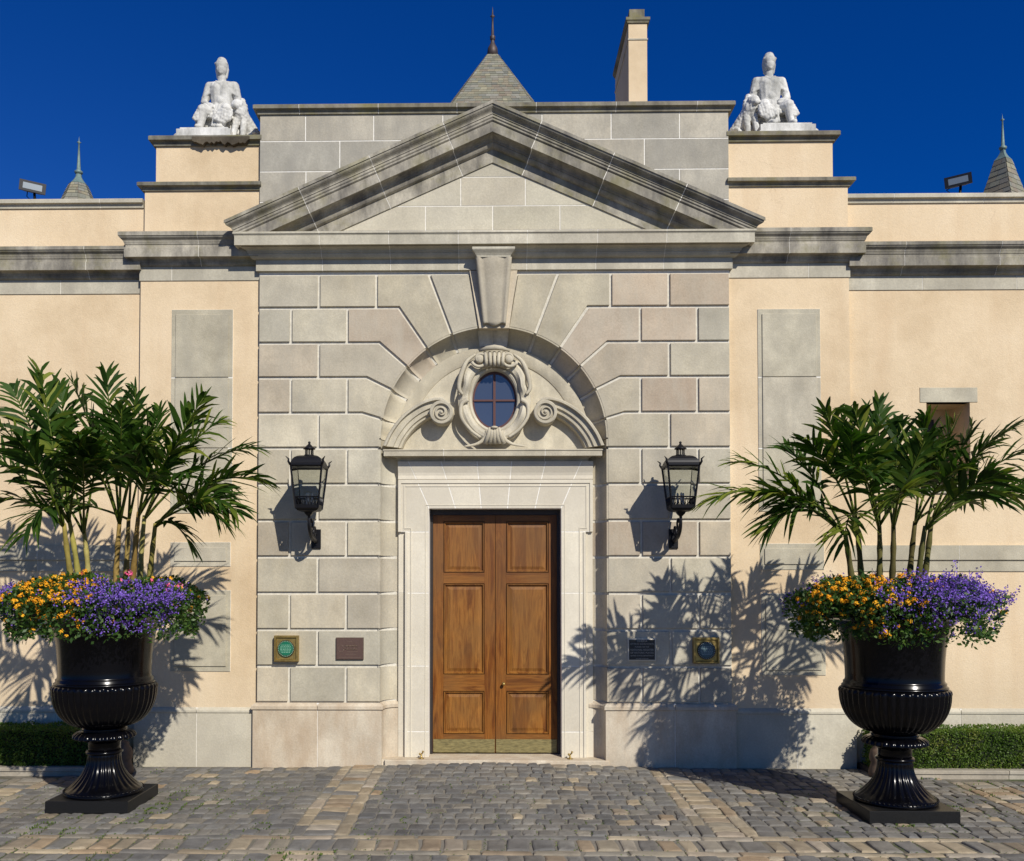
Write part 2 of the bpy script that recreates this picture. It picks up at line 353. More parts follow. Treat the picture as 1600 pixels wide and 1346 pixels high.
def inset(poly, d):
    """mitred inset of a counter-clockwise polygon"""
    n = len(poly); out = []
    for i in range(n):
        p0 = Vector(poly[i-1]); p1 = Vector(poly[i]); p2 = Vector(poly[(i+1) % n])
        a = (p1-p0); b = (p2-p1)
        if a.length < 1e-7: a = b
        if b.length < 1e-7: b = a
        a.normalize(); b.normalize()
        na = Vector((-a.y, a.x)); nb = Vector((-b.y, b.x))
        k = na+nb; den = k.dot(na)
        k = k*(1/den) if den > .25 else k*(1/.25)
        out.append(tuple(p1+k*d))
    return out
def ccw(p): return p if area(p) > 0 else p[::-1]
def block(poly, y0, y1, gap=.028, ch=.004):
    p = inset(ccw(poly), gap/2)
    return MB().prism(p, y0, y1, ch)

def sweep_plan(path, prof, cap=True):
    """profile [(projection, z)] carried along a plan path [(x,y)], outside on the right-hand side, mitred"""
    mb = MB(); n = len(path); m = len(prof); P = [Vector(p) for p in path]
    for i in range(n):
        ds = []
        if i > 0: ds.append((P[i]-P[i-1]).normalized())
        if i < n-1: ds.append((P[i+1]-P[i]).normalized())
        ns = [Vector((d.y, -d.x)) for d in ds]
        if len(ns) == 2:
            k = ns[0]+ns[1]; k = k*(1/max(.2, k.dot(ns[0])))
        else: k = ns[0]
        for p, z in prof: q = P[i]+k*p; mb.v.append((q.x, q.y, z))
    for i in range(n-1):
        for j in range(m):
            j2 = (j+1) % m
            mb.face([i*m+j, i*m+j2, (i+1)*m+j2, (i+1)*m+j])
    mb.face(list(range(m))[::-1]); mb.face([(n-1)*m+j for j in range(m)])
    return mb
def curve_pts(p0, p1, kind, k=6):
    """profile curve between two (p,z) points: 'cyma' S curve, 'cav' hollow, 'ovo' round"""
    out = []
    for i in range(1, k):
        t = i/k
        if kind == 'cyma': s2 = t - .16*math.sin(2*math.pi*t); out.append((p0[0]+(p1[0]-p0[0])*s2, p0[1]+(p1[1]-p0[1])*t))
        elif kind == 'cav': out.append((p0[0]+(p1[0]-p0[0])*(math.sin(t*math.pi/2)), p0[1]+(p1[1]-p0[1])*(1-math.cos(t*math.pi/2))))
        else: out.append((p0[0]+(p1[0]-p0[0])*(1-math.cos(t*math.pi/2)), p0[1]+(p1[1]-p0[1])*(math.sin(t*math.pi/2))))
    return out
def cornice_run(parent, path, prof, joints, mat, name='cornice_stone', gap=.005):
    """a straight-fronted cornice cut into stones at the given x; first and last stones carry the returns"""
    front = [i for i in range(len(path)-1) if abs(path[i][1]-path[i+1][1]) < 1e-6][0]
    y = path[front][1]; pre = path[:front+1]; post = path[front+1:]
    xs = [None]+list(joints)+[None]
    for a, b in zip(xs[:-1], xs[1:]):
        pp = (pre if a is None else [(a+gap/2, y)]) + (post if b is None else [(b-gap/2, y)])
        sweep_plan(pp, prof).build(name, mat, parent, fixn=True)
    inner = [(max(p-.006, -.02), z-.0 if 0 else z) for p, z in prof]
    if joints:
        for x in joints: sweep_plan([(x-gap, y), (x+gap, y)], [(p-.0025, z) for p, z in prof]).build('mortar_joint', M_MOR, parent, fixn=True)

# ================================================================== GROUND
GB = thing  # alias not used
def gz(x, y):
    """gentle rise of the paving towards the door"""
    return .055*math.exp(-(x/1.35)**2)*math.exp(-(y/1.5)**2)
gm = MB()
gx = [-300,-60,-20,-9] + [-8+.4*i for i in range(41)] + [9,20,60,300]; gy = [-300,-60,-20,-10,-7,-5] + [-4.4+.2*i for i in range(23)] + [.3,10,60,300]
for yy in gy:
    for xx in gx: gm.v.append((xx, yy, gz(xx, yy)-.009 if yy < 1 else -.009))
for j in range(len(gy)-1):
    for i in range(len(gx)-1):
        o = j*len(gx)+i; gm.face([o, o+1, o+1+len(gx), o+len(gx)])
def ground_mat():
    m, t, b = newmat('joint earth and moss'); L = t.links.new
    geo = N(t, 'ShaderNodeNewGeometry')
    n = N(t, 'ShaderNodeTexNoise', i_Scale=2.2, i_Detail=7., i_Roughness=.7); L(geo.outputs['Position'], n.inputs['Vector'])
    r0_ = ramp(t, [(.38, (.20,.175,.135)), (.52, (.11,.10,.07)), (.60, (.055,.075,.018))], n.outputs[0])
    sp = N(t, 'ShaderNodeSeparateXYZ'); L(geo.outputs['Position'], sp.inputs[0]); ab = N(t, 'ShaderNodeMath', operation='ABSOLUTE'); L(sp.outputs[0], ab.inputs[0])
    mr = N(t, 'ShaderNodeMapRange'); mr.inputs[1].default_value = 1.2; mr.inputs[2].default_value = 2.6; mr.inputs[3].default_value = 1; mr.inputs[4].default_value = 0; L(ab.outputs[0], mr.inputs[0])
    r = N(t, 'ShaderNodeMix'); r.data_type = 'RGBA'; L(mr.outputs[0], r.inputs[0]); L(r0_.outputs[0], r.inputs[6]); r.inputs[7].default_value = (.20,.182,.15,1)
    # beyond the built setts the paving goes on as a pattern
    br = N(t, 'ShaderNodeTexBrick', i_Scale=1., i_Mortar_Size=.012, i_Brick_Width=.15, i_Row_Height=.16)
    br.inputs['Color1'].default_value = (.17,.16,.15,1); br.inputs['Color2'].default_value = (.22,.20,.17,1); br.inputs['Mortar'].default_value = (.10,.09,.06,1)
    L(geo.outputs['Position'], br.inputs['Vector'])
    sx = N(t, 'ShaderNodeSeparateXYZ'); L(geo.outputs['Position'], sx.inputs[0])
    lt = N(t, 'ShaderNodeMath', operation='LESS_THAN'); lt.inputs[1].default_value = -4.3; L(sx.outputs[1], lt.inputs[0])
    c = mix(t, 'MIX', lt.outputs[0], r.outputs[2], br.outputs[0])
    L(c, b.inputs['Base Color']); b.inputs['Roughness'].default_value = .95
    n2 = N(t, 'ShaderNodeTexNoise', i_Scale=60., i_Detail=4.); L(geo.outputs['Position'], n2.inputs['Vector'])
    bp = N(t, 'ShaderNodeBump', i_Strength=.6, i_Distance=.01); L(n2.outputs[0], bp.inputs['Height']); L(bp.outputs[0], b.inputs['Normal'])
    return m
ground = gm.build('ground', ground_mat(), None, 'structure')

# ---- setts
GREYS = [(.175,.17,.16),(.14,.138,.135),(.20,.193,.178),(.165,.155,.14),(.125,.125,.125),(.185,.175,.16),(.225,.205,.17)]
TANS = [(.34,.275,.19),(.28,.235,.17),(.38,.315,.22),(.25,.225,.18),(.32,.235,.15),(.28,.26,.22),(.37,.31,.24)]
M_SET_O = stone('grey sett', GREYS, mott=.2, bump=.5, rnd='obj', scale=3); M_SET_A = stone('grey sett field', GREYS, mott=.2, bump=.5, rnd='attr', scale=3)
M_TAN_O = stone('tan sett', TANS, mott=.2, bump=.5, rnd='obj', scale=3); M_TAN_A = stone('tan sett field', TANS, mott=.2, bump=.5, rnd='attr', scale=3)
def sett_verts(rr, w=1., d=1., h=1.):
    """worn sett: chamfered, slightly domed, irregular outline"""
    v = []
    for lvl, (ins, z) in enumerate(((0, -.06), (0, -.010), (.005, -.003), (.017, .0010))):
        for sx_, sy_ in ((-1,-1),(0,-1),(1,-1),(1,0),(1,1),(0,1),(-1,1),(-1,0)):
            corner = sx_ != 0 and sy_ != 0
            k = .0025 if corner else 0
            x = sx_*(w/2-ins-k); y = sy_*(d/2-ins-k)
            v.append([x, y, z])
    jit = [(rr.uniform(-.009, .009), rr.uniform(-.009, .009)) for _ in range(8)]
    hz = [rr.uniform(-.003, .003) for _ in range(8)]
    for l in range(4):
        for k in range(8):
            v[l*8+k][0] += jit[k][0]; v[l*8+k][1] += jit[k][1]; v[l*8+k][2] += hz[k] if l else 0
    v.append([rr.uniform(-.01, .01), rr.uniform(-.01, .01), .0025])
    f = []
    for l in range(3):
        for k in range(8):
            k2 = (k+1) % 8; f.append((l*8+k, l*8+k2, (l+1)*8+k2, (l+1)*8+k))
    for k in range(8): f.append((24+k, 24+(k+1) % 8, 32))
    return v, f
setts = []   # (x,y,w,d,rot,tan)
BW0, BW1 = 1.05, 1.47     # side band |x| limits
def field(x0, x1, y0, y1, row=.155, rr=R, tan=0., w=(.09,.15)):
    n = max(1, round((y1-y0)/row)); rh = (y1-y0)/n
    for j in range(n):
        y = y0+rh*(j+.5); x = x0
        while x < x1-.02:
            ww = min(rr.uniform(*w), x1-x)
            if x1-(x+ww) < .06: ww = x1-x
            setts.append((x+ww/2, y+rr.uniform(-.005,.005), ww-rr.uniform(.004,.012), rh-rr.uniform(.003,.011), rr.uniform(-.02,.02), rr.random() < tan)); x += ww
def column(x0, x1, y0, y1, l=(.2,.34), tan=.9, rr=R):
    y = y0
    while y < y1-.02:
        ll = min(rr.uniform(*l), y1-y)
        if y1-(y+ll) < .08: ll = y1-y
        setts.append(((x0+x1)/2, y+ll/2, x1-x0-.012, ll-.012, rr.uniform(-.012,.012), rr.random() < tan)); y += ll
YB0, YB1 = -2.86, -2.40
CBL, CBR = -1.24, 1.70
bands = [(-1.47,-1.03), (1.48,1.90), (-4.42,-3.98), (4.12,4.56)]
for (b0, b1) in bands:
    for (ya, yb) in ((YB1, -.02 if abs(b0) < 3 else -.56), (-4.3, YB0)):
        column(b0, b0+.11, ya, yb); column(b1-.11, b1, ya, yb); field(b0+.11, b1-.11, ya, yb, .135, tan=.85, w=(.19,.26))
edges = [-8.] + [e for b in sorted(bands) for e in b] + [8.]
for i in range(0, len(edges), 2):
    far = -.56 if (i in (0, len(edges)-2)) else -.02
    field(edges[i], edges[i+1], YB1, far, .152, tan=.06); field(edges[i], edges[i+1], -4.3, YB0, .152, tan=.06)
field(-8, 8, YB0, YB0+.095, .095, tan=.8, w=(.26,.4)); field(-8, 8, YB1-.095, YB1, .095, tan=.8, w=(.26,.4))
x = -8
while x < 8:
    w_ = R.uniform(.12,.18); setts.append((x+w_/2, (YB0+YB1)/2, w_-.018, YB1-YB0-.19-.014, R.uniform(-.04,.04), R.random() < .65)); x += w_
def insq(x, y):
    for cx_, cy_, hh in ((-3.19,-1.50,.325), (3.15,-1.70,.335)):
        if abs(x-cx_) < hh-.03 and abs(y-cy_) < hh-.03: return True
    return False
setts = [s for s in setts if not insq(s[0], s[1]) and not (s[1] > -.56 and abs(s[0]) > 3.95 and abs(s[0]) < 8 and False)]
def vis(s):
    v = Vector((s[0], s[1], 0))-CPOS; d = v.dot(cf); px = CX+F*v.dot(cr)/d; py = CY-F*v.dot(cu)/d
    if not (4 < px < 1596 and 1190 < py < 1344): return -1
    return s[2]*s[3]/d**3
order = sorted(range(len(setts)), key=lambda i: -vis(setts[i])); near = set(order[:296])
pav = MB(); pavt = MB()
for i, (x, y, w_, d_, a, tn) in enumerate(setts):
    if i in near: continue
    v, f = sett_verts(R, w_, d_); ca, sa = math.cos(a), math.sin(a); z0 = gz(x, y)+R.uniform(-.004,.004); tx, ty = R.uniform(-.02,.02), R.uniform(-.03,.03)
    (pavt if tn else pav).add([(x+p[0]*ca-p[1]*sa, y+p[0]*sa+p[1]*ca, z0+p[2]+p[0]*tx+p[1]*ty) for p in v], f, rnd=R.random())
pavement = pav.build('cobbled_forecourt', M_SET_A, None, 'structure')
tanfield = pavt.build('tan_setts', M_TAN_A, pavement, 'stuff')
cache = {}
for i in near:
    x, y, w_, d_, a, tn = setts[i]
    key = (round(w_/.02), round(d_/.02), tn)
    if key not in cache:
        v, f = sett_verts(R, key[0]*.02, key[1]*.02); m_ = MB(); m_.add(v, f); cache[key] = m_.mesh('sett', M_TAN_O if tn else M_SET_O)
    o = link('sett', cache[key], pavement); o.location = (x, y, gz(x, y)+R.uniform(-.004,.004))
    o.scale = (w_/(key[0]*.02), d_/(key[1]*.02), 1); o.rotation_euler = (R.uniform(-.03,.03), R.uniform(-.02,.02), a)
# weeds in the joints
wd = MB()
def tuft(mb, c, r, n, h=.03, rr=R):
    for _ in range(n):
        a = rr.uniform(0, 6.28); q = r*math.sqrt(rr.random()); x = c[0]+q*math.cos(a); y = c[1]+q*math.sin(a); b = rr.uniform(0, 6.28); s_ = rr.uniform(.006,.013); hh = rr.uniform(.3, 1)*h
        z = gz(x, y)-.004
        mb.add([(x, y, z), (x+s_*math.cos(b), y+s_*math.sin(b), z+hh*.6), (x+.5*s_*math.cos(b+.7), y+.5*s_*math.sin(b+.7), z+hh), (x-s_*math.sin(b)*.7, y+s_*math.cos(b)*.7, z+hh*.6)], [(0,1,2,3)], rnd=rr.random())
def jointweed(x, y, n, h):
    q = min(setts, key=lambda e: (e[0]-x)**2+(e[1]-y)**2)
    for _ in range(n):
        sd = R.choice((-1, 1)); u = R.uniform(-.5, .5); j = R.gauss(0, .004)
        p = (q[0]+sd*(q[2]/2+.006)+j, q[1]+u*q[3]) if R.random() < .5 else (q[0]+u*q[2], q[1]+sd*(q[3]/2+.006)+j)
        tuft(wd, p, .006, 1, h)
for (px, py, n) in [(485,1337,50),(440,1333,45),(243,1265,60),(205,1285,26),(65,1290,40),(90,1303,35),(35,1303,30),(383,1345,30),(420,1292,30),(170,1335,22),(300,1262,18),(340,1255,15),(245,1207,10),(258,1258,30),(280,1240,20),(1440,1215,40),(1535,1222,20),(1490,1268,30),(1395,1283,40),(1460,1280,24),(1545,1240,14),(645,1287,14)]:
    d = cf*F + cr*(px-CX) - cu*(py-CY); p = CPOS + d*(-H/d.z)
    jointweed(p.x, p.y, n, .022); jointweed(p.x+R.uniform(-.1,.1), p.y+R.uniform(-.1,.1), n//2, .016)
for _ in range(420):
    x = R.choice([R.uniform(-5,-1.5), R.uniform(-5,-2), R.uniform(2.2,5.2), R.uniform(-1,1.4)]); y = R.uniform(-3.2,-.7)
    jointweed(x, y, R.randint(3, 16), .010)
tag(wd.build('grass', M_MOSS, None, 'stuff'), 'small green grass and moss tufts growing in the cobble joints', 'grass')


# ================================================================== GATEHOUSE
G = thing('gatehouse', 'ochre stucco gatehouse with rusticated limestone portal, pediment and arched doorway', 'gatehouse')
XL, XR = -2.320, 2.333; XB = 3.505; YB = .05; YW = .12
zc = [4.843, 4.505, 4.157, 3.813, 3.4617, 3.1165]
zc += [3.1165-(3.1165-.623)/7*i for i in range(1, 8)]     # 13 course lines, top to bottom
ZP = zc[-1]                                                # plinth top
# arch (front edge) -- centre and radius measured on the face
AC = (0.006, wz(687, 0)); AR = 177*S
AR2 = 152*S; YR = .19                                       # inner radius, depth of the reveal
def pf(px, py): p = W(px, py, 0); return (p.x-.006, p.z)    # portal-face coordinates, centred

JX = -AR   # jamb x (left)
# ---- voussoir joint lines (left side), intrados point first
V = [ [pf(598,655.5), pf(566,645)],
      [pf(610,608.7), pf(572.6,589.5)],
      [pf(632.8,571), pf(592.7,535)],
      [pf(666,543.7), pf(623,480)],
      [pf(704.5,520), pf(669.7,432)],
      [pf(748,511), pf(734,428)] ]
zlev = {0: zc[4], 1: zc[3], 2: zc[2], 3: zc[1], 4: zc[0], 5: zc[0]}
ang = []
for k, (a, b) in enumerate(V):
    an = math.atan2(a[1]-AC[1], a[0]); a2 = (math.cos(an)*AR, AC[1]+math.sin(an)*AR)
    b2 = (b[0], zlev[k]); V[k] = [a2, b2]; ang.append(an)
def arc(a0, a1, n=6, r=AR): return [(math.cos(a0+(a1-a0)*i/n)*r, AC[1]+math.sin(a0+(a1-a0)*i/n)*r) for i in range(n+1)]
xo = lambda px: pf(px, 700)[0]
x497, x453, x541, x587 = pf(497.5,560)[0], pf(454,560)[0], pf(542,560)[0], pf(588,455)[0]
XLc = XL-.006
blocks = []      # (poly, arc range or None, jamb z range or None)
# course 1
blocks.append(([(XLc, zc[1]), (x497, zc[1]), (x497, zc[0]), (XLc, zc[0])], None))
blocks.append(([(x497, zc[1]), (x587, zc[1]), (x587, zc[0]), (x497, zc[0])], None))
# voussoirs from the key outwards
blocks.append((arc(ang[4], ang[5], 5) + [V[5][1], V[4][1]], (ang[4], ang[5])))
blocks.append((arc(ang[3], ang[4], 5) + [V[4][1], (x587, zc[0]), (x587, zc[1]), V[3][1]], (ang[3], ang[4])))
blocks.append((arc(ang[2], ang[3], 5) + [V[3][1], (x541, zc[1]), (x541, zc[2]), V[2][1]], (ang[2], ang[3])))
blocks.append((arc(ang[1], ang[2], 5) + [V[2][1], (x497, zc[2]), (x497, zc[3]), V[1][1]], (ang[1], ang[2])))
blocks.append((arc(ang[0], ang[1], 5) + [V[1][1], (x541, zc[3]), (x541, zc[4]), V[0][1]], (ang[0], ang[1])))
# course 2,3,4 outer stones
def rect(x0, x1, z0, z1): return [(x0, z0), (x1, z0), (x1, z1), (x0, z1)]
blocks.append((rect(XLc, x453, zc[2], zc[1]), None)); blocks.append((rect(x453, x541, zc[2], zc[1]), None))
blocks.append((rect(XLc, x497, zc[3], zc[2]), None))
blocks.append((rect(XLc, x453, zc[4], zc[3]), None)); blocks.append((rect(x453, x541, zc[4], zc[3]), None))
# course 5 : springer
aj = math.pi
blocks.append((rect(XLc, x497, zc[5], zc[4]), None))
sp = [(JX, zc[5])] + [(p[0], p[1]) for p in arc(aj, ang[0], 4)] + [V[0][1], (x497, zc[4]), (x497, zc[5])]
blocks.append((sp, ('spring', ang[0])))
for i in range(5, 12):
    z1, z0 = zc[i], zc[i+1]
    if i % 2 == 1:
        blocks += [(rect(XLc, x453, z0, z1), None), (rect(x453, x541, z0, z1), None), (rect(x541, JX, z0, z1), ('jamb', z0, z1))]
    else:
        blocks += [(rect(XLc, x497, z0, z1), None), (rect(x497, JX, z0, z1), ('jamb', z0, z1))]
# reveal profile: radius against depth (hollow, turning to face the front)
def revprof(n=7):
    out = []
    for i in range(n+1):
        t = math.pi/2*i/n
        out.append((AR2+(AR-AR2)*math.cos(t), .004+(YR-.004)*math.sin(t)))
    return out[::1]
RP = revprof()
def radial_strip(mb, a0, a1, gap, sgn, n=6, off=0.):
    """reveal surface between two angles"""
    o = len(mb.v); da = gap/2/AR; s_ = 1 if a1 > a0 else -1
    a0 += s_*da; a1 -= s_*da
    for i in range(n+1):
        a = a0+(a1-a0)*i/n
        for r, y in RP: r2 = r+off; mb.v.append((sgn*(math.cos(a)*r2)+.006, y, AC[1]+math.sin(a)*r2))
    m = len(RP)
    for i in range(n):
        for j in range(m-1): mb.face([o+i*m+j, o+i*m+j+1, o+(i+1)*m+j+1, o+(i+1)*m+j], True)
    for e in (0, n):                        # joint sides
        a = a0+(a1-a0)*e/n
        o2 = len(mb.v)
        for r, y in RP: mb.v.append((sgn*(math.cos(a)*(r+.025))+.006, y, AC[1]+math.sin(a)*(r+.025)))
        for j in range(m-1): mb.face([o+e*m+j, o+e*m+j+1, o2+j+1, o2+j])
def jamb_strip(mb, z0, z1, gap, sgn, off=0.):
    m = len(RP)
    for zz0, zz1 in ((z0+gap/2, z1-gap/2),):
        o = len(mb.v)
        for z in (zz0, zz1):
            for r, y in RP: mb.v.append((-sgn*(r+off)+.006, y, z))
        for j in range(m-1): mb.face([o+j, o+j+1, o+m+j+1, o+m+j], True)
        for z in (zz0, zz1):
            o = len(mb.v)
            for r, y in RP: mb.v.append((-sgn*r+.006, y, z)); mb.v.append((-sgn*(r+.025)+.006, y, z))
            for j in range(m-1): mb.face([o+2*j, o+2*j+1, o+2*j+3, o+2*j+2])
GAP = .029
wr = random.Random(4)
for sgn in (1, -1):
    for bi, (poly, extra) in enumerate(blocks):
        p = [(sgn*x+.006, z) for x, z in poly]
        mb = block(p, 0, .03, GAP, .004)
        if extra:
            # close the joint inset along the intrados so that the face meets the reveal
            if extra[0] == 'jamb': jamb_strip(mb, extra[1], extra[2], GAP, sgn)
            elif extra[0] == 'spring':
                jamb_strip(mb, zc[5], AC[1], 0.0, sgn)
                radial_strip(mb, aj, extra[1], GAP*.5, sgn, 3)
            else: radial_strip(mb, extra[0], extra[1], GAP, sgn)
            # lip strip that fills the inset between face and reveal
            if extra[0] == 'jamb':
                mb.box((-sgn*AR+.006, .0035, extra[1]+GAP/2), (-sgn*(AR+GAP)+.006, .05, extra[2]-GAP/2))
            else:
                a0, a1 = (aj, extra[1]) if extra[0] == 'spring' else extra
                da = GAP/2/AR; s_ = 1 if a1 > a0 else -1
                aa0, aa1 = a0+s_*da, a1-s_*da; n = 6; o = len(mb.v)
                for i in range(n+1):
                    a = aa0+(aa1-aa0)*i/n
                    for r in (AR, AR+GAP): mb.v.append((sgn*math.cos(a)*r+.006, .0035, AC[1]+math.sin(a)*r))
                for i in range(n): mb.face([o+2*i, o+2*i+1, o+2*i+3, o+2*i+2])
                if extra[0] == 'spring': mb.box((-sgn*AR+.006, .0035, zc[5]+GAP/2), (-sgn*(AR+GAP)+.006, .05, AC[1]))
        warm = sgn == -1 and bi in (0, 1, 4, 8, 11) or (wr.random() < .08)
        ob = mb.build('stone_block', M_ASHW if warm else M_ASH, G, fixn=False)
# backing of the rusticated face (channel bottoms)
bk = MB(); y = .022
for sgn in (1, -1):
    pl = [(XLc+.012, ZP), (JX-.012, ZP), (JX-.012, AC[1])] + [(math.cos(a)*(AR+.012), AC[1]+math.sin(a)*(AR+.012)) for a in [math.pi-(math.pi/2)*i/24 for i in range(25)]] + [(0, zc[0]), (XLc+.012, zc[0])]
    pts = [(sgn*x+.006, z) for x, z in pl]
    bk.prism(ccw(pts), y, 1.2, 0)
for sgn in (1, -1):
    radial_strip(bk, math.pi, math.pi/2, 0, sgn, 24, off=.019); jamb_strip(bk, .0, AC[1], 0, sgn, off=.019)
bk.build('portal_core', M_MORD, G)
# ---- plinth of the portal
def cap_prof(zt, hh=.06, p=.035): return [(-.05, zt), (.0, zt), (p*.55, zt-.012), (p, zt-.03), (p, zt-hh), (.02, zt-hh-.006), (.02, -.05), (-.05, -.05)]
pj_l = wx(496, -.02, 1150); pj_r = wx(1055, -.02, 1150)
ins = AR+.004
for sgn, jn in ((-1, pj_l), (1, pj_r)):
    xe = XL if sgn < 0 else XR
    # jamb return follows the hollow of the reveal
    rp = [(sgn*(r)+.006, yy) for r, yy in RP[1:]]
    if sgn < 0:
        path = [(xe, .3), (xe, 0), (jn, 0), (sgn*AR+.006, 0)] + rp
        a = [(xe, .3), (xe, 0), (jn-.003, 0)]; b = [(jn+.003, 0), (sgn*AR+.006, 0)]+rp
    else:
        a = rp[::-1]+[(sgn*AR+.006, 0), (jn-.003, 0)]; b = [(jn+.003, 0), (xe, 0), (xe, .3)]
    for q in (a, b): sweep_plan(q, cap_prof(ZP)).build('plinth_stone', M_PLI, G, fixn=True)
    MB().box((jn-.01, -.0165, -.05), (jn+.01, .1, ZP-.002)).build('mortar_joint', M_MOR, G)

# ---- side bays and wings: stucco masses
z_b_cor = W(275, 361, YB-.165).z      # bay cornice top
z_w_cor = W(100, 385, YW-.165).z
def mass(name, x0, x1, y0, y1, z0, z1): return MB().box((x0, y0, z0), (x1, y1, z1)).build(name, M_STU, G)
zf_b = W(275, 438.7, YB).z; zf_w = W(100, 459.6, YW).z
ZT1 = W(300, 288, YB).z; ZT2 = W(300, 214, YB+.03).z; ZWT = wz(318, YW, 100)
xs1l = wx(226, YB, 330); xs1r = wx(1325, YB, 330); xs2l = wx(244, YB+.03, 250); xs2r = wx(1301, YB+.03, 250)
for sgn, nm in ((-1, 'l'), (1, 'r')):
    a = XL+.05 if sgn < 0 else XR-.05
    mass('stucco_wall', sgn*XB, a, YB, 1.5, 0, z_b_cor)
    s1 = xs1l if sgn < 0 else xs1r; s2 = xs2l if sgn < 0 else xs2r
    mass('parapet_wall', s1, a, YB+.002, 1.4, z_b_cor-.01, ZT1); mass('parapet_wall', s2, a, YB+.03, 1.35, ZT1-.01, ZT2)
    # plinth
    jn = wx(308, YB, 1150) if sgn < 0 else wx(1245, YB, 1150); zt = wz(1105, YB, 300)
    pth = [(-XB-.0, YW+.1), (-XB, YB), (jn-.003, YB)], [(jn+.003, YB), (XL+.02, YB)]
    if sgn > 0: pth = [(XR-.02, YB), (jn-.003, YB)], [(jn+.003, YB), (XB, YB), (XB, YW+.1)]
    for q in pth: sweep_plan(q, cap_prof(zt, .05, .03)).build('plinth_stone', M_PLG, G, fixn=True)
    MB().box((jn-.01, YB-.0165, -.05), (jn+.01, .2, zt-.004)).build('mortar_joint', M_MOR, G)
    jw = wx(90, YW, 1120) if sgn < 0 else wx(1500, YW, 1130); ztw = wz(1104, YW, 60)
    xa = [-9.5, -6.4, jw, -XB+.01] if sgn < 0 else [XB-.01, jw, 6.6, 9.5]
    for q0, q1 in zip(xa[:-1], xa[1:]): sweep_plan([(q0+.003, YW), (q1-.003, YW)], cap_prof(ztw, .05, .03)).build('plinth_stone', M_PLG, G, fixn=True)
    MB().box((jw-.008, YW-.0165, -.05), (jw+.008, .3, ztw-.004)).build('mortar_joint', M_MOR, G)
# wings (right one has the niche)
MB().box((-9.5, YW, 0), (-XB+.01, 1.6, ZWT)).build('stucco_wall', M_STU, G)
nx0, nx1 = wx(1448, YW, 680), wx(1516, YW, 680); nz1, nz0 = wz(629, YW, 1480), wz(757, YW, 1480)
wm = MB()
wm.box((XB-.01, YW, 0), (nx0, 1.6, ZWT)); wm.box((nx1, YW, 0), (9.5, 1.6, ZWT)); wm.box((nx0, YW, 0), (nx1, 1.6, nz0)); wm.box((nx0, YW, nz1), (nx1, 1.6, ZWT)); wm.box((nx0, YW+.42, nz0), (nx1, 1.5, nz1))
wm.build('stucco_wall', M_STU, G)
MB().prism(rect(wx(1437, YW, 616), wx(1527, YW, 616), nz1, wz(606, YW, 1480)), YW-.006, YW+.1, .002).build('lintel', M_PAN, G)
MB().box((wx(1440, YW, 762), YW-.02, nz0-.09), (wx(1524, YW, 762), YW+.42, nz0)).build('sill', M_PAN, G)
MB().box(((nx0+nx1)/2-.05, YW+.40, nz0+.08), ((nx0+nx1)/2+.05, YW+.43, nz1-.1)).build('window', M_WDARK, G)

# ---- stucco panels of grey stone on the bays
def panel(x0, x1, y0, y1, joints, Y=YB):
    X0, X1 = wx(x0, Y, (y0+y1)/2), wx(x1, Y, (y0+y1)/2); ys = [y0]+joints+[y1]
    pp = MB().box((X0+.004, Y-.0060, wz(y1, Y, x0)+.004), (X1-.004, Y+.05, wz(y0, Y, x0)-.004)).build('panel_bed', M_MOR, G)
    for a, b in zip(ys[:-1], ys[1:]):
        za, zb = wz(a, Y, x0), wz(b, Y, x0); last = b == ys[-1]; first = a == ys[0]
        mb = MB().prism(inset(rect(X0, X1, zb, za), .0055), Y-.008, Y+.02, 0)
        fb = .055 if last else 0.004; ft = .055 if first else .004
        mb.prism(rect(X0+.045, X1-.045, zb+fb, za-ft), Y-.020, Y, .003)
        mb.build('panel_stone', M_PAN, G)
panel(267, 364, 484, 803, [591, 701]); panel(266, 361, 847, 886, []); panel(266, 361, 922, 1050, [])
panel(1184, 1283, 483, 800, [590, 701]); panel(1187, 1288, 849, 891, []); panel(1189, 1290, 927, 1056, [])
# ---- string course on the wings
for sgn in (-1, 1):
    px = 60 if sgn < 0 else 1540
    zt, zm, zb = wz(852.5, YW, px), wz(876, YW, px), wz(893, YW, px)
    pr = [(-.03, zt), (.03, zt), (.03, zm+.006), (.022, zm), (.012, zm-.002), (.012, zb), (-.03, zb)]
    jn = wx(60, YW, 870) if sgn < 0 else wx(1497, YW, 870)
    jl = [-7.6, -6.3, jn] if sgn < 0 else [jn, 6.1, 7.5]
    pa = [(-9.5, YW), (-XB+.004, YW)] if sgn < 0 else [(XB-.004, YW), (9.5, YW)]
    cornice_run(G, pa, pr, jl, M_PAN, 'string_course_stone')

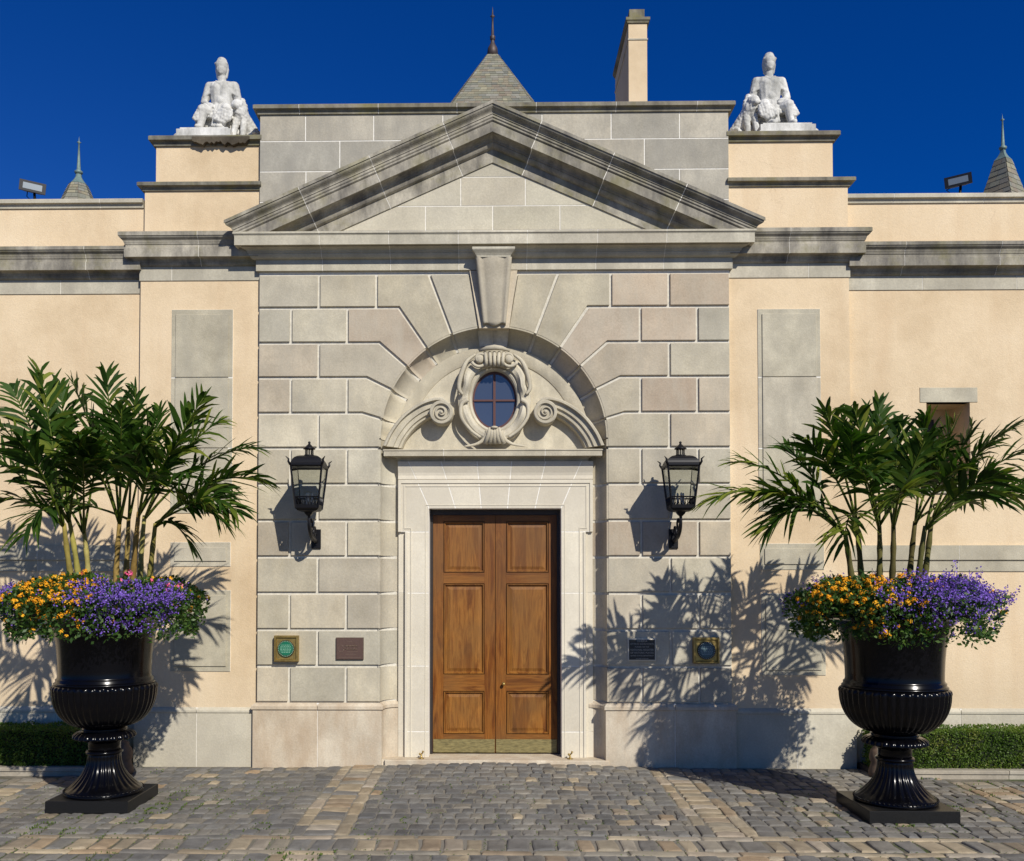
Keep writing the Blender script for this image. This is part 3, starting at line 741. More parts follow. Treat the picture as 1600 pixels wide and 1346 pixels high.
# ---- small cornice of bays and wings
def small_prof(px, Y, ys):
    """ys: measured heights of top, fillet, cyma bottom, fillets bottom, corona bottom, bed bottom, frieze bottom"""
    Z = lambda y, p: W(px, y, Y-p).z
    t, a, b, c, d, e, f = ys
    top = Z(t, .165)
    P = [(-.05, top+.004), (.15, top+.004), (.168, top-.006), (.168, Z(a, .168))]
    q0, q1 = (.160, Z(a, .165)-.002), (.128, Z(b, .128)); P += [q0]+curve_pts(q0, q1, 'cyma')+[q1]
    P += [(.124, Z(b, .124)-.008), (.118, Z((b+c)/2, .12)), (.112, Z((b+c)/2, .12)-.004), (.112, Z(c, .112)), (.122, Z(c, .12)-.004), (.122, Z(d, .122)), (.105, Z(d, .122)), (.10, Z(d, .122)+.006)]
    zb0 = Z(d, .122)+.006; zb1 = Z(e, .012)
    q0, q1 = (.085, zb0), (.05, (zb0+zb1)/2); P += [q0]+curve_pts(q0, q1, 'cav', 4)+[q1, (.042, q1[1]), (.042, q1[1]-.008)]
    q0, q1 = (.040, q1[1]-.008), (.012, zb1); P += curve_pts(q0, q1, 'ovo', 4)+[q1, (-.05, zb1)]
    return P, [(-.05, zb1), (.010, zb1), (.010, Z(f, .01)), (-.05, Z(f, .01))]
PB, FB = small_prof(275, YB, (361, 367.5, 377.6, 385.9, 401, 417, 438.7))
PW, FW = small_prof(100, YW, (384.5, 390, 399.6, 409, 422, 438, 459.6))
runs = [([(-XB, YW+.2), (-XB, YB), (XL+.02, YB)], PB, FB, [wx(310, YB-.12, 400)]),
        ([(XR-.02, YB), (XB, YB), (XB, YW+.2)], PB, FB, [wx(1233, YB-.1, 400)]),
        ([(-9.5, YW), (-XB+.01, YW)], PW, FW, [-8.1, -6.6, -5.2, wx(134, YW-.12, 410)]),
        ([(XB-.01, YW), (9.5, YW)], PW, FW, [wx(1414, YW-.12, 410), wx(1563, YW-.12, 410), 6.1, 7.3])]
for pth_, pc, pf_, jn_ in runs:
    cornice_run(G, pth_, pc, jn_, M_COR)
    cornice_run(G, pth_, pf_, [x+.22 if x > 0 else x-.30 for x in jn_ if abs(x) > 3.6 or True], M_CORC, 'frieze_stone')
# ---- copings
def coping(x0, x1, yf, zt, h, p, joints=(), ends=(0, 0), mat=M_COP, rough=False, yb=1.45):
    pr = [(-.2, zt), (p-.008, zt), (p, zt-.008), (p, zt-h*.5), (p*.5, zt-h*.56), (p*.36, zt-h*.75), (p*.3, zt-h), (-.2, zt-h)]
    pa = ([(x0, yb)] if ends[0] else []) + [(x0, yf), (x1, yf)] + ([(x1, yb)] if ends[1] else [])
    n0 = len([o for o in COL.objects])
    cornice_run(G, pa, pr, list(joints), mat, 'coping_stone')
    MB().box((x0+.01, yf+.1, zt-h), (x1-.01, yb, zt-.001)).build('coping_bed', mat, G)
zwc = W(100, 310.5, YW-.05).z
coping(-9.5, -XB-.0, YW, zwc, .085, .05, [-7.5, -6.2, wx(155, YW-.05, 315)], mat=M_CORC)
coping(XB+.0, 9.5, YW, zwc, .085, .05, [wx(1398, YW-.05, 308), wx(1540, YW-.05, 308), 6.6, 8], mat=M_CORC)
z1c = W(300, 283.5, YB-.055).z; z2c = W(300, 211, YB-.03).z
coping(xs1l, XL+.02, YB+.002, z1c, .075, .06, ends=(1, 0)); coping(XR-.02, xs1r, YB+.002, W(1230, 276.5, YB-.055).z, .075, .06, ends=(0, 1))
coping(xs2l, XL+.02, YB+.03, z2c, .09, .06, ends=(1, 0)); coping(XR-.02, xs2r, YB+.03, z2c, .09, .06, ends=(0, 1))
# broken stretch of the left coping under the statue
br = MB(); rb = random.Random(5)
x0 = wx(300, YB-.03, 215); x1 = wx(390, YB-.03, 215); n = 26; low = []
for i in range(n+1):
    xx = x0+(x1-x0)*i/n; low.append((xx, z2c-.045-(.075 if i > .62*n else .045)*max(0., math.sin(math.pi*i/n))**.3*(.35+.65*abs(noise.noise(Vector((i*.31, 2.2, 0))))*2)-rb.uniform(0, .022)))
br.prism([(x0, z2c-.02)]+low+[(x1, z2c-.02)], YB-.036, YB+.02, 0)
br.build('broken_coping', stone('broken coping stone', [(.085,.07,.05),(.10,.085,.06)], mott=.5, bump=.9), G)

# ---- attic of the portal
ZA = W(600, 161, -.03).z
ya = .028
at_rows = [wz(174, ya), wz(220, ya), wz(267.5, ya), wz(315, ya), wz(360, ya)]
lx = lambda px, py: wx(px, ya, py)
rows = [[XL, lx(477.5,200), lx(584,200), lx(692,200), lx(847,200), lx(955,200), lx(1062,200), XR],
        [XL, lx(531,243), lx(640,243), lx(770,243), lx(900,243), lx(1007,243), XR],
        [XL, lx(478,290), lx(584,290), lx(700,290), lx(847,290), lx(955,290), lx(1062,290), XR],
        [XL, lx(531,340), lx(700,340), lx(900,340), lx(1007,340), XR]]
for r_ in range(4):
    for a, b in zip(rows[r_][:-1], rows[r_][1:]):
        block(rect(a, b, at_rows[r_+1], at_rows[r_]), ya, ya+.06, .009, .0015).build('stone_block', M_ATT, G)
MB().box((XL+.006, ya+.003, 4.8), (XR-.006, 1.3, ZA-.02)).build('attic_core', M_MOR, G)
coping(XL, XR, ya, ZA, .085, .055, [wx(p, ya-.05, 165) for p in (467, 591, 714, 838, 963, 1090)], ends=(1, 1), mat=M_COP)

# ---- horizontal cornice of the portal
Z = lambda y, p: W(600, y, -p).z
ztp = Z(360.4, .2)
PH = [(-.05, ztp), (.19, ztp), (.20, ztp-.008), (.20, Z(364, .2)), (.192, Z(365.5, .19)), (.186, Z(367.4, .185)), (.186, Z(381.8, .186)), (.165, Z(381.8, .186)), (.16, Z(381.8, .186)+.008)]
zb0 = Z(381.8, .186)+.008; zb1 = Z(405.4, .02)
q0, q1 = (.135, zb0), (.085, zb0-(zb0-zb1)*.5); PH += [q0, (.135, zb0-.01)]+curve_pts((.135, zb0-.01), q1, 'cav', 4)+[q1, (.075, q1[1]), (.075, q1[1]-.012)]
PH += curve_pts((.07, q1[1]-.012), (.022, zb1), 'ovo', 4)+[(.022, zb1), (.016, zb1), (.016, zc[0]+.028), (-.05, zc[0]+.028)]
hj = [wx(p, -.18, 372) for p in (499, 607.5, 716, 824, 934, 1042)]
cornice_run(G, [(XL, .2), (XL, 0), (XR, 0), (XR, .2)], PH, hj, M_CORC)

# ---- raking cornice
SL = .4455; ct = math.cos(math.atan(SL))
zap = W(768, 155, -.266).z
def nn(y, p): return (zap - W(768, y, -p).z)*ct      # perpendicular distance below the top line
RK = [(-.02, 0), (.255, 0), (.266, .006), (.266, nn(161, .266))]
q0, q1 = (.256, nn(161.5, .26)), (.205, nn(177.5, .205)); RK += [q0]+curve_pts(q0, q1, 'cyma', 7)+[q1]
RK += [(.197, nn(178.5, .197)), (.197, nn(182, .197)), (.187, nn(184.5, .187)), (.187, nn(187, .187)), (.170, nn(190.5, .17)), (.174, nn(191.5, .174)), (.174, nn(205.5, .174)), (.155, nn(205.5, .174)), (.15, nn(205.5, .174)-.007)]
n0 = nn(205.5, .174)-.007; n1 = nn(233, .02)
q0, q1 = (.125, n0), (.075, n0+(n1-n0)*.5); RK += [q0]+curve_pts(q0, q1, 'cav', 4)+[q1, (.066, q1[1]), (.066, q1[1]+.012)]+curve_pts((.062, q1[1]+.012), (.018, n1), 'ovo', 4)+[(.018, n1), (.015, n1), (.015, nn(254, .015)), (-.02, nn(254, .015))]
def rake(sgn, s0, s1):
    """stone between two x stations (distance from the apex), s1 None = end with return"""
    mb = MB(); m = len(RK)
    for st in (s0, s1):
        for p, n_ in RK:
            zoff = -n_/ct
            if st is None: x_ = (-XL if sgn < 0 else XR)+max(p, 0); z_ = zap-SL*x_+zoff
            elif st == 0: x_ = 0; z_ = zap+zoff
            else: x_ = st - n_*SL*ct; z_ = zap - SL*x_ + zoff      # cut square to the slope
            mb.v.append((sgn*x_+.0, -p, z_))
    for j in range(m): j2 = (j+1) % m; mb.face([j, j2, m+j2, m+j])
    mb.face(list(range(m))); mb.face([m+j for j in range(m)][::-1])
    return mb
def clip(me, z):
    bm = bmesh.new(); bm.from_mesh(me)
    bmesh.ops.recalc_face_normals(bm, faces=bm.faces)
    bmesh.ops.bisect_plane(bm, geom=bm.verts[:]+bm.edges[:]+bm.faces[:], plane_co=(0,0,z), plane_no=(0,0,1), clear_inner=True)
    bm.to_mesh(me); bm.free()
for sgn in (-1, 1):
    st = [0] + [abs(wx(p, -.22, 250)) for p in ((692, 577, 467) if sgn < 0 else (847, 960, 1073))] + [None]
    for a, b in zip(st[:-1], st[1:]):
        a_ = a+.003 if a else 0; b_ = b-.003 if b else None
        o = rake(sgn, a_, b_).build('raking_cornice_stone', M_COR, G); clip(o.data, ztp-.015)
    for b in st[1:-1]:
        q = rake(sgn, b-.005, b+.005); q.v = [(x, y+.003, z-.002) for x, y, z in q.v]
        o = q.build('mortar_joint', M_MOR, G); clip(o.data, ztp-.01)
# tympanum of the pediment
tz = [wz(258, 0), wz(278, 0), wz(323, 0), wz(361, 0)]
tr = [[(690, 850)], [(600, 720), (720, 821), (821, 940)], [(510, 665), (665, 770), (770, 875), (875, 1030)]]
tri = MB().prism([(wx(640, 0, 278), tz[1]+.004), (wx(898, 0, 278), tz[1]+.004), (0, wz(235, 0))], 0, .05, .001); tri.build('stone_block', M_TYM, G)
for k in (1, 2):
    for a, b in tr[k]: block(rect(wx(a, 0, 320), wx(b, 0, 320), tz[k+1], tz[k]), 0, .05, .008, .001).build('stone_block', M_TYM, G)
MB().prism([(-2.0, ztp-.01), (2.0, ztp-.01), (0, ztp-.01+2.0*.44)], .003, .1, 0).build('pediment_core', M_MOR, G)

# ---- keystone console
kz1 = Z(404, .1); kz0 = wz(509, -.03)
ks = MB()
wedge = [(wx(733, 0, 425)+.004, zc[0]+.02), (wx(748, 0, 511)+.004, AC[1]+AR*.985), (wx(796, 0, 511)-.004, AC[1]+AR*.985), (wx(809, 0, 425)-.004, zc[0]+.02)]
ks.prism(ccw(wedge), -.018, .06, .002)
ks.build('keystone_back', M_ASH, G)
ks = MB(); nz_, nx_ = 22, 16
for i in range(nz_+1):
    t = i/nz_; z_ = kz1+(kz0-kz1)*t
    hw = (57*(1-t)+36*t)/2*S*1.0; cx_ = (771.5*(1-t)+772.5*t-770)*S
    pr_ = .045+.075*(1-t)**1.5 + .012*math.sin(t*math.pi)
    for j in range(nx_+1):
        u = -1+2*j/nx_; au = abs(u)
        rel = .018*math.cos(min(au/.66, 1)*math.pi/2) if au < .66 else (.022*math.sin((au-.66)/.34*math.pi)) 
        bot = 0
        if t > .9: bot = 0
        dz = -.014*math.cos(au*math.pi*1.5) if i == nz_ else 0
        ks.v.append((cx_+u*hw, -(pr_+rel), z_+dz))
for i in range(nz_):
    for j in range(nx_): o = i*(nx_+1)+j; ks.face([o, o+nx_+1, o+nx_+2, o+1], True)
o = len(ks.v)
for i in range(nz_+1):
    for j in (0, nx_): x_, y_, z_ = ks.v[i*(nx_+1)+j]; ks.v.append((x_, 0, z_))
for i in range(nz_):
    a, b = i*(nx_+1), (i+1)*(nx_+1); ks.face([a, o+2*i, o+2*i+2, b]); ks.face([a+nx_, b+nx_, o+2*i+3, o+2*i+1])
ob = len(ks.v); bt = nz_*(nx_+1)
for j in range(nx_+1): x_, y_, z_ = ks.v[bt+j]; ks.v.append((x_, 0, z_))
for j in range(nx_): ks.face([bt+j, ob+j, ob+j+1, bt+j+1])
ks.build('keystone', M_ASH, G, fixn=False)
ck = Z(381.8, .186)
hwk0 = 26*S; ckx = (771.5-770)*S
kcp = [(-.01, kz1-.004), (.0, kz1-.004), (.004, kz1+.010), (.018, kz1+.030), (.040, kz1+.055), (.044, kz1+.062), (.044, kz1+.082), (-.01, kz1+.082)]
sweep_plan([(ckx-hwk0, .0), (ckx-hwk0, -.135), (ckx+hwk0, -.135), (ckx+hwk0, 0)], kcp).build('keystone_cap', M_CORC, G, fixn=True)

# ================================================================== LUNETTE
YL = YR
zl = wz(712, YL-.2)      # underside of the little cornice
tym = MB()
prof_arc = [(math.cos(math.pi*i/40)*(AR2+.01)+.006, AC[1]+math.sin(math.pi*i/40)*(AR2+.01)) for i in range(41)]
tym.prism(ccw(prof_arc+[(-AR2+.0, AC[1]-.4), (AR2, AC[1]-.4)]), YL-.002, YL+.08, 0)
tym.build('lunette_wall', M_CARV, G)
# raised rim band that follows the arch
rim = MB(); o = 0
for i in range(49):
    a = math.radians(12+156*i/48)
    for r, y in ((AR2+.01, YL-.012), (AR2-.125, YL-.012), (AR2-.128, YL-.008), (AR2-.13, YL)):
        rim.v.append((math.cos(a)*r+.006, y, AC[1]+math.sin(a)*r))
for i in range(48):
    for j in range(3): k = i*4+j; rim.face([k, k+1, k+5, k+4], j != 0 or True)
rim.build('lunette_rim', M_CARV, G)
# little cornice above the door
yf = YL; zt = W(700, 702, YL-.20).z; zbm = W(700, 712.5, YL-.2).z; zb2 = W(700, 722, YL-.07).z
pl = [(-.05, zt), (.195, zt), (.205, zt-.006), (.205, zt-.014), (.197, zt-.018), (.197, zbm), (.17, zbm), (.165, zbm+.006), (.12, zbm+.006)] + curve_pts((.12, zbm+.004), (.07, zb2+.008), 'cav', 5)+[(.07, zb2+.008), (.068, zb2), (-.05, zb2)]
hwl = wx(941, YL-.2, 708)-.197
for a, b in ((-hwl, wx(693, YL-.2, 708)), (wx(693, YL-.2, 708), wx(852, YL-.2, 708)), (wx(852, YL-.2, 708), hwl)):
    pth = ([(a, YL+.05)] if a == -hwl else []) + [(a+(.0025 if a != -hwl else 0), yf), (b-(.0025 if b != hwl else 0), yf)] + ([(b, YL+.05)] if b == hwl else [])
    sweep_plan(pth, pl).build('cornice_stone', M_CARV, G, fixn=True)
for x in (wx(693, YL-.2, 708), wx(852, YL-.2, 708)): sweep_plan([(x-.004, yf), (x+.004, yf)], [(p-.002, z) for p, z in pl]).build('mortar_joint', M_MOR, G, fixn=True)
# scrolled broken pediment halves
def pl_(px, py, Y=YL-.12): p = W(px, py, Y); return Vector((p.x, p.z))
def catmull(P, n=8):
    out = []; P = [P[0]*2-P[1]]+P+[P[-1]*2-P[-2]]
    for i in range(1, len(P)-2):
        for k in range(n):
            t = k/n; a, b, c, d = P[i-1], P[i], P[i+1], P[i+2]
            out.append(.5*((2*b)+(c-a)*t+(2*a-5*b+4*c-d)*t*t+(3*b-a-3*c+d)*t**3))
    out.append(P[-2]); return out
outer = catmull([pl_(599, 698), pl_(609, 677), pl_(625, 655), pl_(645, 638), pl_(668, 626), pl_(690, 623), pl_(704, 632)], 6)
inner = catmull([pl_(628, 700), pl_(634, 687), pl_(646, 671), pl_(660, 659), pl_(672, 652), pl_(680, 648), pl_(688, 645)], 6)
bandprof = [(0, .0), (0, .175), (.06, .185), (.17, .185), (.2, .150), (.52, .145), (.56, .125), (.78, .120), (.82, .095), (.94, .09), (1., .06), (1., 0)]
for sgn in (1, -1):
    mb = MB(); m = len(bandprof)
    for i, (a, b) in enumerate(zip(outer, inner)):
        for u, p in bandprof:
            q = a.lerp(b, u); mb.v.append((sgn*(q.x-.006)+.006, YL-p, q.y))
    n_ = len(outer)
    for i in range(n_-1):
        for j in range(m-1): k = i*m+j; mb.face([k, k+1, k+m+1, k+m])
    mb.face(list(range(m))); mb.face([(n_-1)*m+j for j in range(m)])
    mb.build('scroll_band', M_CARV, G, fixn=True)
    # volute
    c = pl_(690, 646); cr_ = 18.5*S
    mb = MB(); nseg = 40
    rings = [(cr_, .0), (cr_, .185), (cr_-.006, .19), (cr_-.030, .19), (cr_-.034, .168), (cr_*.55, .165)]
    for r, p in rings:
        for k in range(nseg):
            a = 2*math.pi*k/nseg; mb.v.append((sgn*(c.x-.006+r*math.cos(a))+.006, YL-p, c.y+r*math.sin(a)))
    for i in range(len(rings)-1):
        for k in range(nseg): k2 = (k+1) % nseg; mb.face([i*nseg+k, i*nseg+k2, (i+1)*nseg+k2, (i+1)*nseg+k], i in (0,))
    mb.face([(len(rings)-1)*nseg+k for k in range(nseg)])
    sp_ = []; rad = []
    for k in range(44):
        t = k/43; a = math.radians(120)-t*math.radians(690); r = cr_*.80*(1-t)+.012*t
        sp_.append((sgn*(c.x-.006+r*math.cos(a))+.006, YL-.170-.012*t, c.y+r*math.sin(a))); rad.append(.011*(1-.35*t))
    mb.tube(sp_, rad, 7); mb.sphere((sgn*(c.x-.006)+.006, YL-.182, c.y), .018, 10, 6)
    mb.build('volute', M_CARV, G, fixn=True)
# ---- oval window with its cartouche
oc = pl_(772.5, 625, YL-.06); rx, rz = 34.5*S*1.02, 45.5*S*1.02
cart = MB(); na = 96
def outer_r(a):
    c_, s_ = math.cos(a), math.sin(a)
    ax, az = 57*S*1.02, 70*S*1.02
    r = 1/math.sqrt((c_/ax)**2+(s_/az)**2)
    ad = abs(math.degrees(math.atan2(c_, s_)))      # 0 = top, 180 = bottom
    r *= 1 + .10*math.exp(-((ad-38)/16)**2) - .06*math.exp(-((ad-66)/9)**2) - .05*math.exp(-((ad-14)/10)**2)
    return r
def inner_r(a): return 1/math.sqrt((math.cos(a)/rx)**2+(math.sin(a)/rz)**2)
cprof = [(0, -.08), (0, .05), (.06, .075), (.16, .085), (.26, .078), (.30, .105), (.48, .13), (.68, .13), (.84, .115), (.90, .09), (.97, .085), (1, .07), (1, 0)]
for i in range(na):
    a = 2*math.pi*i/na; r0, r1 = inner_r(a), outer_r(a)
    ad = abs(math.degrees(math.atan2(math.cos(a), math.sin(a))))
    wob = .018*math.cos(math.radians(ad*6))
    for u, p in cprof:
        r = r0+(r1-r0)*u; cart.v.append((oc.x+r*math.cos(a), YL-p-(wob if .3 < u < .9 else 0), oc.y+r*math.sin(a)))
m = len(cprof)
for i in range(na):
    i2 = (i+1) % na
    for j in range(m-1): cart.face([i*m+j, i*m+j+1, i2*m+j+1, i2*m+j], False)
cart.build('oval_surround', M_CARV, G, fixn=True)
orn = MB()
for sgn in (1, -1):
    # top volutes of the strapwork
    c = (oc.x+sgn*23*S, YL-.15, oc.y+62*S)
    sp_ = []; rad = []
    for k in range(30):
        t = k/29; a = math.radians(200)+t*math.radians(520); r = 12*S*(1-t)+.01
        sp_.append((c[0]-sgn*r*math.cos(a), c[1]-.01*t, c[2]+r*math.sin(a))); rad.append(.017*(1-.4*t))
    orn.tube(sp_, rad, 7); orn.sphere(c, .045, 12, 8, (1, .6, 1))
    # straps running down from the volutes
    pts = catmull([Vector((oc.x+sgn*30*S, oc.y+70*S)), Vector((oc.x+sgn*44*S, oc.y+58*S)), Vector((oc.x+sgn*53*S, oc.y+36*S)), Vector((oc.x+sgn*56*S, oc.y+16*S)), Vector((oc.x+sgn*50*S, oc.y+6*S))], 5)
    orn.tube([(p.x, YL-.135, p.y) for p in pts], [.012+.013*math.sin(math.pi*i/(len(pts)-1)) for i in range(len(pts))], 6, flat=.8)
    # shell-like cups at mid height
    pts = catmull([Vector((oc.x+sgn*42*S, oc.y-2*S)), Vector((oc.x+sgn*52*S, oc.y-10*S)), Vector((oc.x+sgn*52*S, oc.y-30*S)), Vector((oc.x+sgn*38*S, oc.y-50*S)), Vector((oc.x+sgn*22*S, oc.y-62*S))], 6)
    orn.tube([(p.x, YL-.14, p.y) for p in pts], [.024-.010*i/(len(pts)-1) for i in range(len(pts))], 6, flat=.8)
    pts = catmull([Vector((oc.x+sgn*10*S, oc.y-52*S)), Vector((oc.x+sgn*16*S, oc.y-64*S)), Vector((oc.x+sgn*28*S, oc.y-72*S)), Vector((oc.x+sgn*48*S, oc.y-76*S))], 6)
    orn.tube([(p.x, YL-.12, p.y) for p in pts], [.030*(1-.75*i/(len(pts)-1)) for i in range(len(pts))], 8, flat=.8)
# fluted cap at the top between the volutes
for k in range(5):
    u = (k-2)/2; orn.tube([(oc.x+u*13*S, YL-.16, oc.y+50*S), (oc.x+u*13*S, YL-.185, oc.y+58*S), (oc.x+u*14*S, YL-.17, oc.y+68*S), (oc.x+u*15*S, YL-.12, oc.y+73*S)], .018, 8)
orn.tube([(oc.x-24*S, YL-.12, oc.y+76*S), (oc.x-12*S, YL-.15, oc.y+79*S), (oc.x, YL-.16, oc.y+80*S), (oc.x+12*S, YL-.15, oc.y+79*S), (oc.x+24*S, YL-.12, oc.y+76*S)], [.012,.024,.028,.024,.012], 8)
# fan at the foot
for k in range(5):
    u = (k-2)/2; orn.tube([(oc.x+u*7*S, YL-.15, oc.y-47*S), (oc.x+u*9*S, YL-.155, oc.y-58*S), (oc.x+u*15*S, YL-.13, oc.y-72*S)], [.016,.022,.026], 8)
orn.sphere((oc.x, YL-.17, oc.y-47*S), .03, 10, 6, (1.2, .7, .5))
orn.build('strapwork', M_CARV, G)
win = MB()
for i in range(48):
    a = 2*math.pi*i/48
    for k, y_ in ((1.03, YL-.02), (.92, YL-.02), (.92, YL+.05)): r = inner_r(a)*k; win.v.append((oc.x+r*math.cos(a), y_, oc.y+r*math.sin(a)))
for i in range(48):
    i2 = (i+1) % 48
    for j in range(2): win.face([i*3+j, i*3+j+1, i2*3+j+1, i2*3+j])
winf = win.build('oval_window', M_WFRAME, G, fixn=True)
for q in range(4):
    pts = [(oc.x, oc.y)]+[(oc.x+math.cos(math.radians(q*90+a))*rx, oc.y+math.sin(math.radians(q*90+a))*rz) for a in range(0, 91, 9)]
    tl_ = R.uniform(-.0006, .0006)
    mb = MB(); mb.add([(x_, YL-.010+(x_-oc.x)*tl_*5, z_) for x_, z_ in inset(ccw(pts), .002)], [tuple(range(len(pts)))])
    mb.build('pane', M_WGLASS, winf)
MB().box((oc.x-.012, YL-.03, oc.y-rz*.95), (oc.x+.012, YL-.0125, oc.y+rz*.95)).build('glazing_bar', M_WFRAME, winf)
MB().box((oc.x-rx*.95, YL-.028, oc.y-.009), (oc.x+rx*.95, YL-.013, oc.y+.009)).build('glazing_bar', M_WFRAME, winf)


# ================================================================== DOORWAY
YS = YR-.055                                    # front of the architrave
def ps(px, py, Y=YS): p = W(px, py, Y); return (p.x, p.z)
ox0, ox1 = wx(670.5, YS, 1000), wx(877, YS, 1000); oz1 = wz(795, YS, 770); zth = .075
eL, eR = wx(622, YS, 800), wx(926.5, YS, 800); zE = wz(831.5, YS, 640); nL, nR = wx(632.5, YS, 1000), wx(916, YS, 1000)
zF = wz(750, YS, 770); zF1 = zb2+.002
tops = [eL, wx(651, YS, 750), wx(698, YS, 750), wx(748, YS, 750), wx(797, YS, 750), wx(846, YS, 750), wx(896, YS, 750), eR]
bots = [None, wx(670, YS, 795), wx(712, YS, 795), wx(752, YS, 795), wx(793, YS, 795), wx(836, YS, 795), wx(877, YS, 795), None]
bots[1] = ox0; bots[6] = ox1
for i in range(7):
    if i == 0: poly = [(eL, zE), (ox0, zE), (bots[1], oz1), (tops[1], zF), (eL, zF)]
    elif i == 6: poly = [(ox1, zE), (eR, zE), (eR, zF), (tops[6], zF), (bots[6], oz1)]
    else: poly = [(bots[i], oz1), (bots[i+1], oz1), (tops[i+1], zF), (tops[i], zF)]
    block(poly, YS, YS+.1, .0095, .001).build('architrave_stone', M_DRS, G)
js = [831.5, 927, 1041, 1143.5]
for sgn in (-1, 1):
    a, b = (nL, ox0) if sgn < 0 else (ox1, nR)
    zs = [wz(y_, YS, 650) for y_ in js]+[zth-.02]
    for k in range(4): block(rect(a, b, zs[k+1], zs[k]), YS, YS+.1, .0085, .001).build('architrave_stone', M_DRS, G)
    a2, b2 = (eL, nL) if sgn < 0 else (nR, eR)
    for k in range(4): block(rect(a2, b2, zs[k+1], zs[k]), YS+.028, YS+.1, .004, .001).build('jamb_stone', M_DRS, G)
bkd = MB().box((eL+.003, YS+.0015, zE), (ox0-.003, .5, zF)); bkd.box((ox1+.003, YS+.0015, zE), (eR-.003, .5, zF)); bkd.box((ox0-.003, YS+.0015, oz1+.003), (ox1+.003, .5, zF))
bkd.box((nL+.003, YS+.0015, 0), (ox0-.003, .5, zE)); bkd.box((ox1+.003, YS+.0015, 0), (nR-.003, .5, zE)); bkd.box((eL+.003, YS+.032, 0), (nL+.01, .5, zE)); bkd.box((nR-.01, YS+.032, 0), (eR-.003, .5, zE))
bkd.build('doorway_core', M_MOR, G)
for a, b in ((-AR2-.05, eL), (eR, AR2+.05)): MB().box((a, YL+.003, 0), (b, .6, AC[1]-.1)).build('jamb_back', M_DRS, G)
# raised fillets of the architrave (outer and inner)
fl = MB(); w1, t1 = .014, .010
def lpath(pts, off, wd, y0_):
    for (xa, za), (xb, zb_) in zip(pts[:-1], pts[1:]):
        if abs(xa-xb) < 1e-6: fl.box((xa-wd/2, y0_, min(za, zb_)-wd/2), (xa+wd/2, YS+.002, max(za, zb_)+wd/2))
        else: fl.box((min(xa, xb)+wd/2+.0005, y0_, za-wd/2), (max(xa, xb)-wd/2-.0005, YS+.002, za+wd/2))
for off, wd, th in ((.030, .036, .012), (.062, .010, .006)):
    e0, e1 = eL+off, eR-off; n0_, n1_ = nL+off, nR-off
    if th < .01: lpath([(n0_, zth), (n0_, zE+off*.6), (e0+.002, zE+off*.6), (e0+.002, zF-off), (e1-.002, zF-off), (e1-.002, zE+off*.6), (n1_, zE+off*.6), (n1_, zth)], 0, wd, YS-th)
fl.box((eL+.002, YS-.010, zE+.002), (eL+.03, YS+.002, zF-.003)); fl.box((eR-.03, YS-.010, zE+.002), (eR-.002, YS+.002, zF-.003)); fl.box((eL+.0305, YS-.010, zF-.034), (eR-.0305, YS+.002, zF-.003))
fl.box((nL+.002, YS-.010, zth), (nL+.026, YS+.002, zE-.003)); fl.box((nR-.026, YS-.010, zth), (nR-.002, YS+.002, zE-.003))
fl.box((ox0-.04, YS-.004, zth), (ox0-.033, YS+.002, oz1+.04)); fl.box((ox1+.033, YS-.004, zth), (ox1+.04, YS+.002, oz1+.04)); fl.box((ox0-.032, YS-.004, oz1+.033), (ox1+.032, YS+.002, oz1+.04))
fl.build('architrave_fillets', M_DRS, G)
# hollow frieze above the architrave, cut in seven with slanting joints
zt_ = zF1; fpr = [(-.004, zF+.002), (.004, zF+.006), (.004, zF+.014)]+curve_pts((.0, zF+.016), (.035, zt_), 'cyma', 6)+[(.035, zt_)]
def frz(i0, gap_):
    mb = MB(); m = len(fpr)
    return mb
def jx(i, z_):
    if i in (0, 7): return tops[i]
    bo = bots[i]; sl = (tops[i]-bo)/(zF-oz1); return tops[i]+sl*(z_-zF)
for i in range(7):
    mb = MB(); m = len(fpr)
    for e, sg in ((i, 1), (i+1, -1)):
        for p, z_ in fpr: mb.v.append((jx(e, z_)+(sg*.0045 if e not in (0, 7) else 0), YS-p, z_))
        for p, z_ in (fpr[-1], fpr[0]): mb.v.append((jx(e, z_)+(sg*.0045 if e not in (0, 7) else 0), YS+.05, z_))
    M2 = m+2
    for j in range(M2): j2 = (j+1) % M2; mb.face([j, j2, M2+j2, M2+j])
    mb.face(list(range(M2))); mb.face([M2+j for j in range(M2)][::-1]); mb.build('frieze_stone', M_DRS, G, fixn=True)
sweep_plan([(eL+.01, YS), (eR-.01, YS)], [(-.05, zF)]+[(p-.002, z_) for p, z_ in fpr]+[(-.05, zt_)]).build('frieze_core', M_MOR, G, fixn=True)
# threshold slab
th = MB()
th.prism(rect(wx(601, -.03, 1185), wx(952, -.03, 1185), -.03, zth), -.035, 0.0, .006); th.box((-AR+.01, 0.0005, -.03), (AR, .6, zth-.001))
th.build('threshold', M_PLI, G)
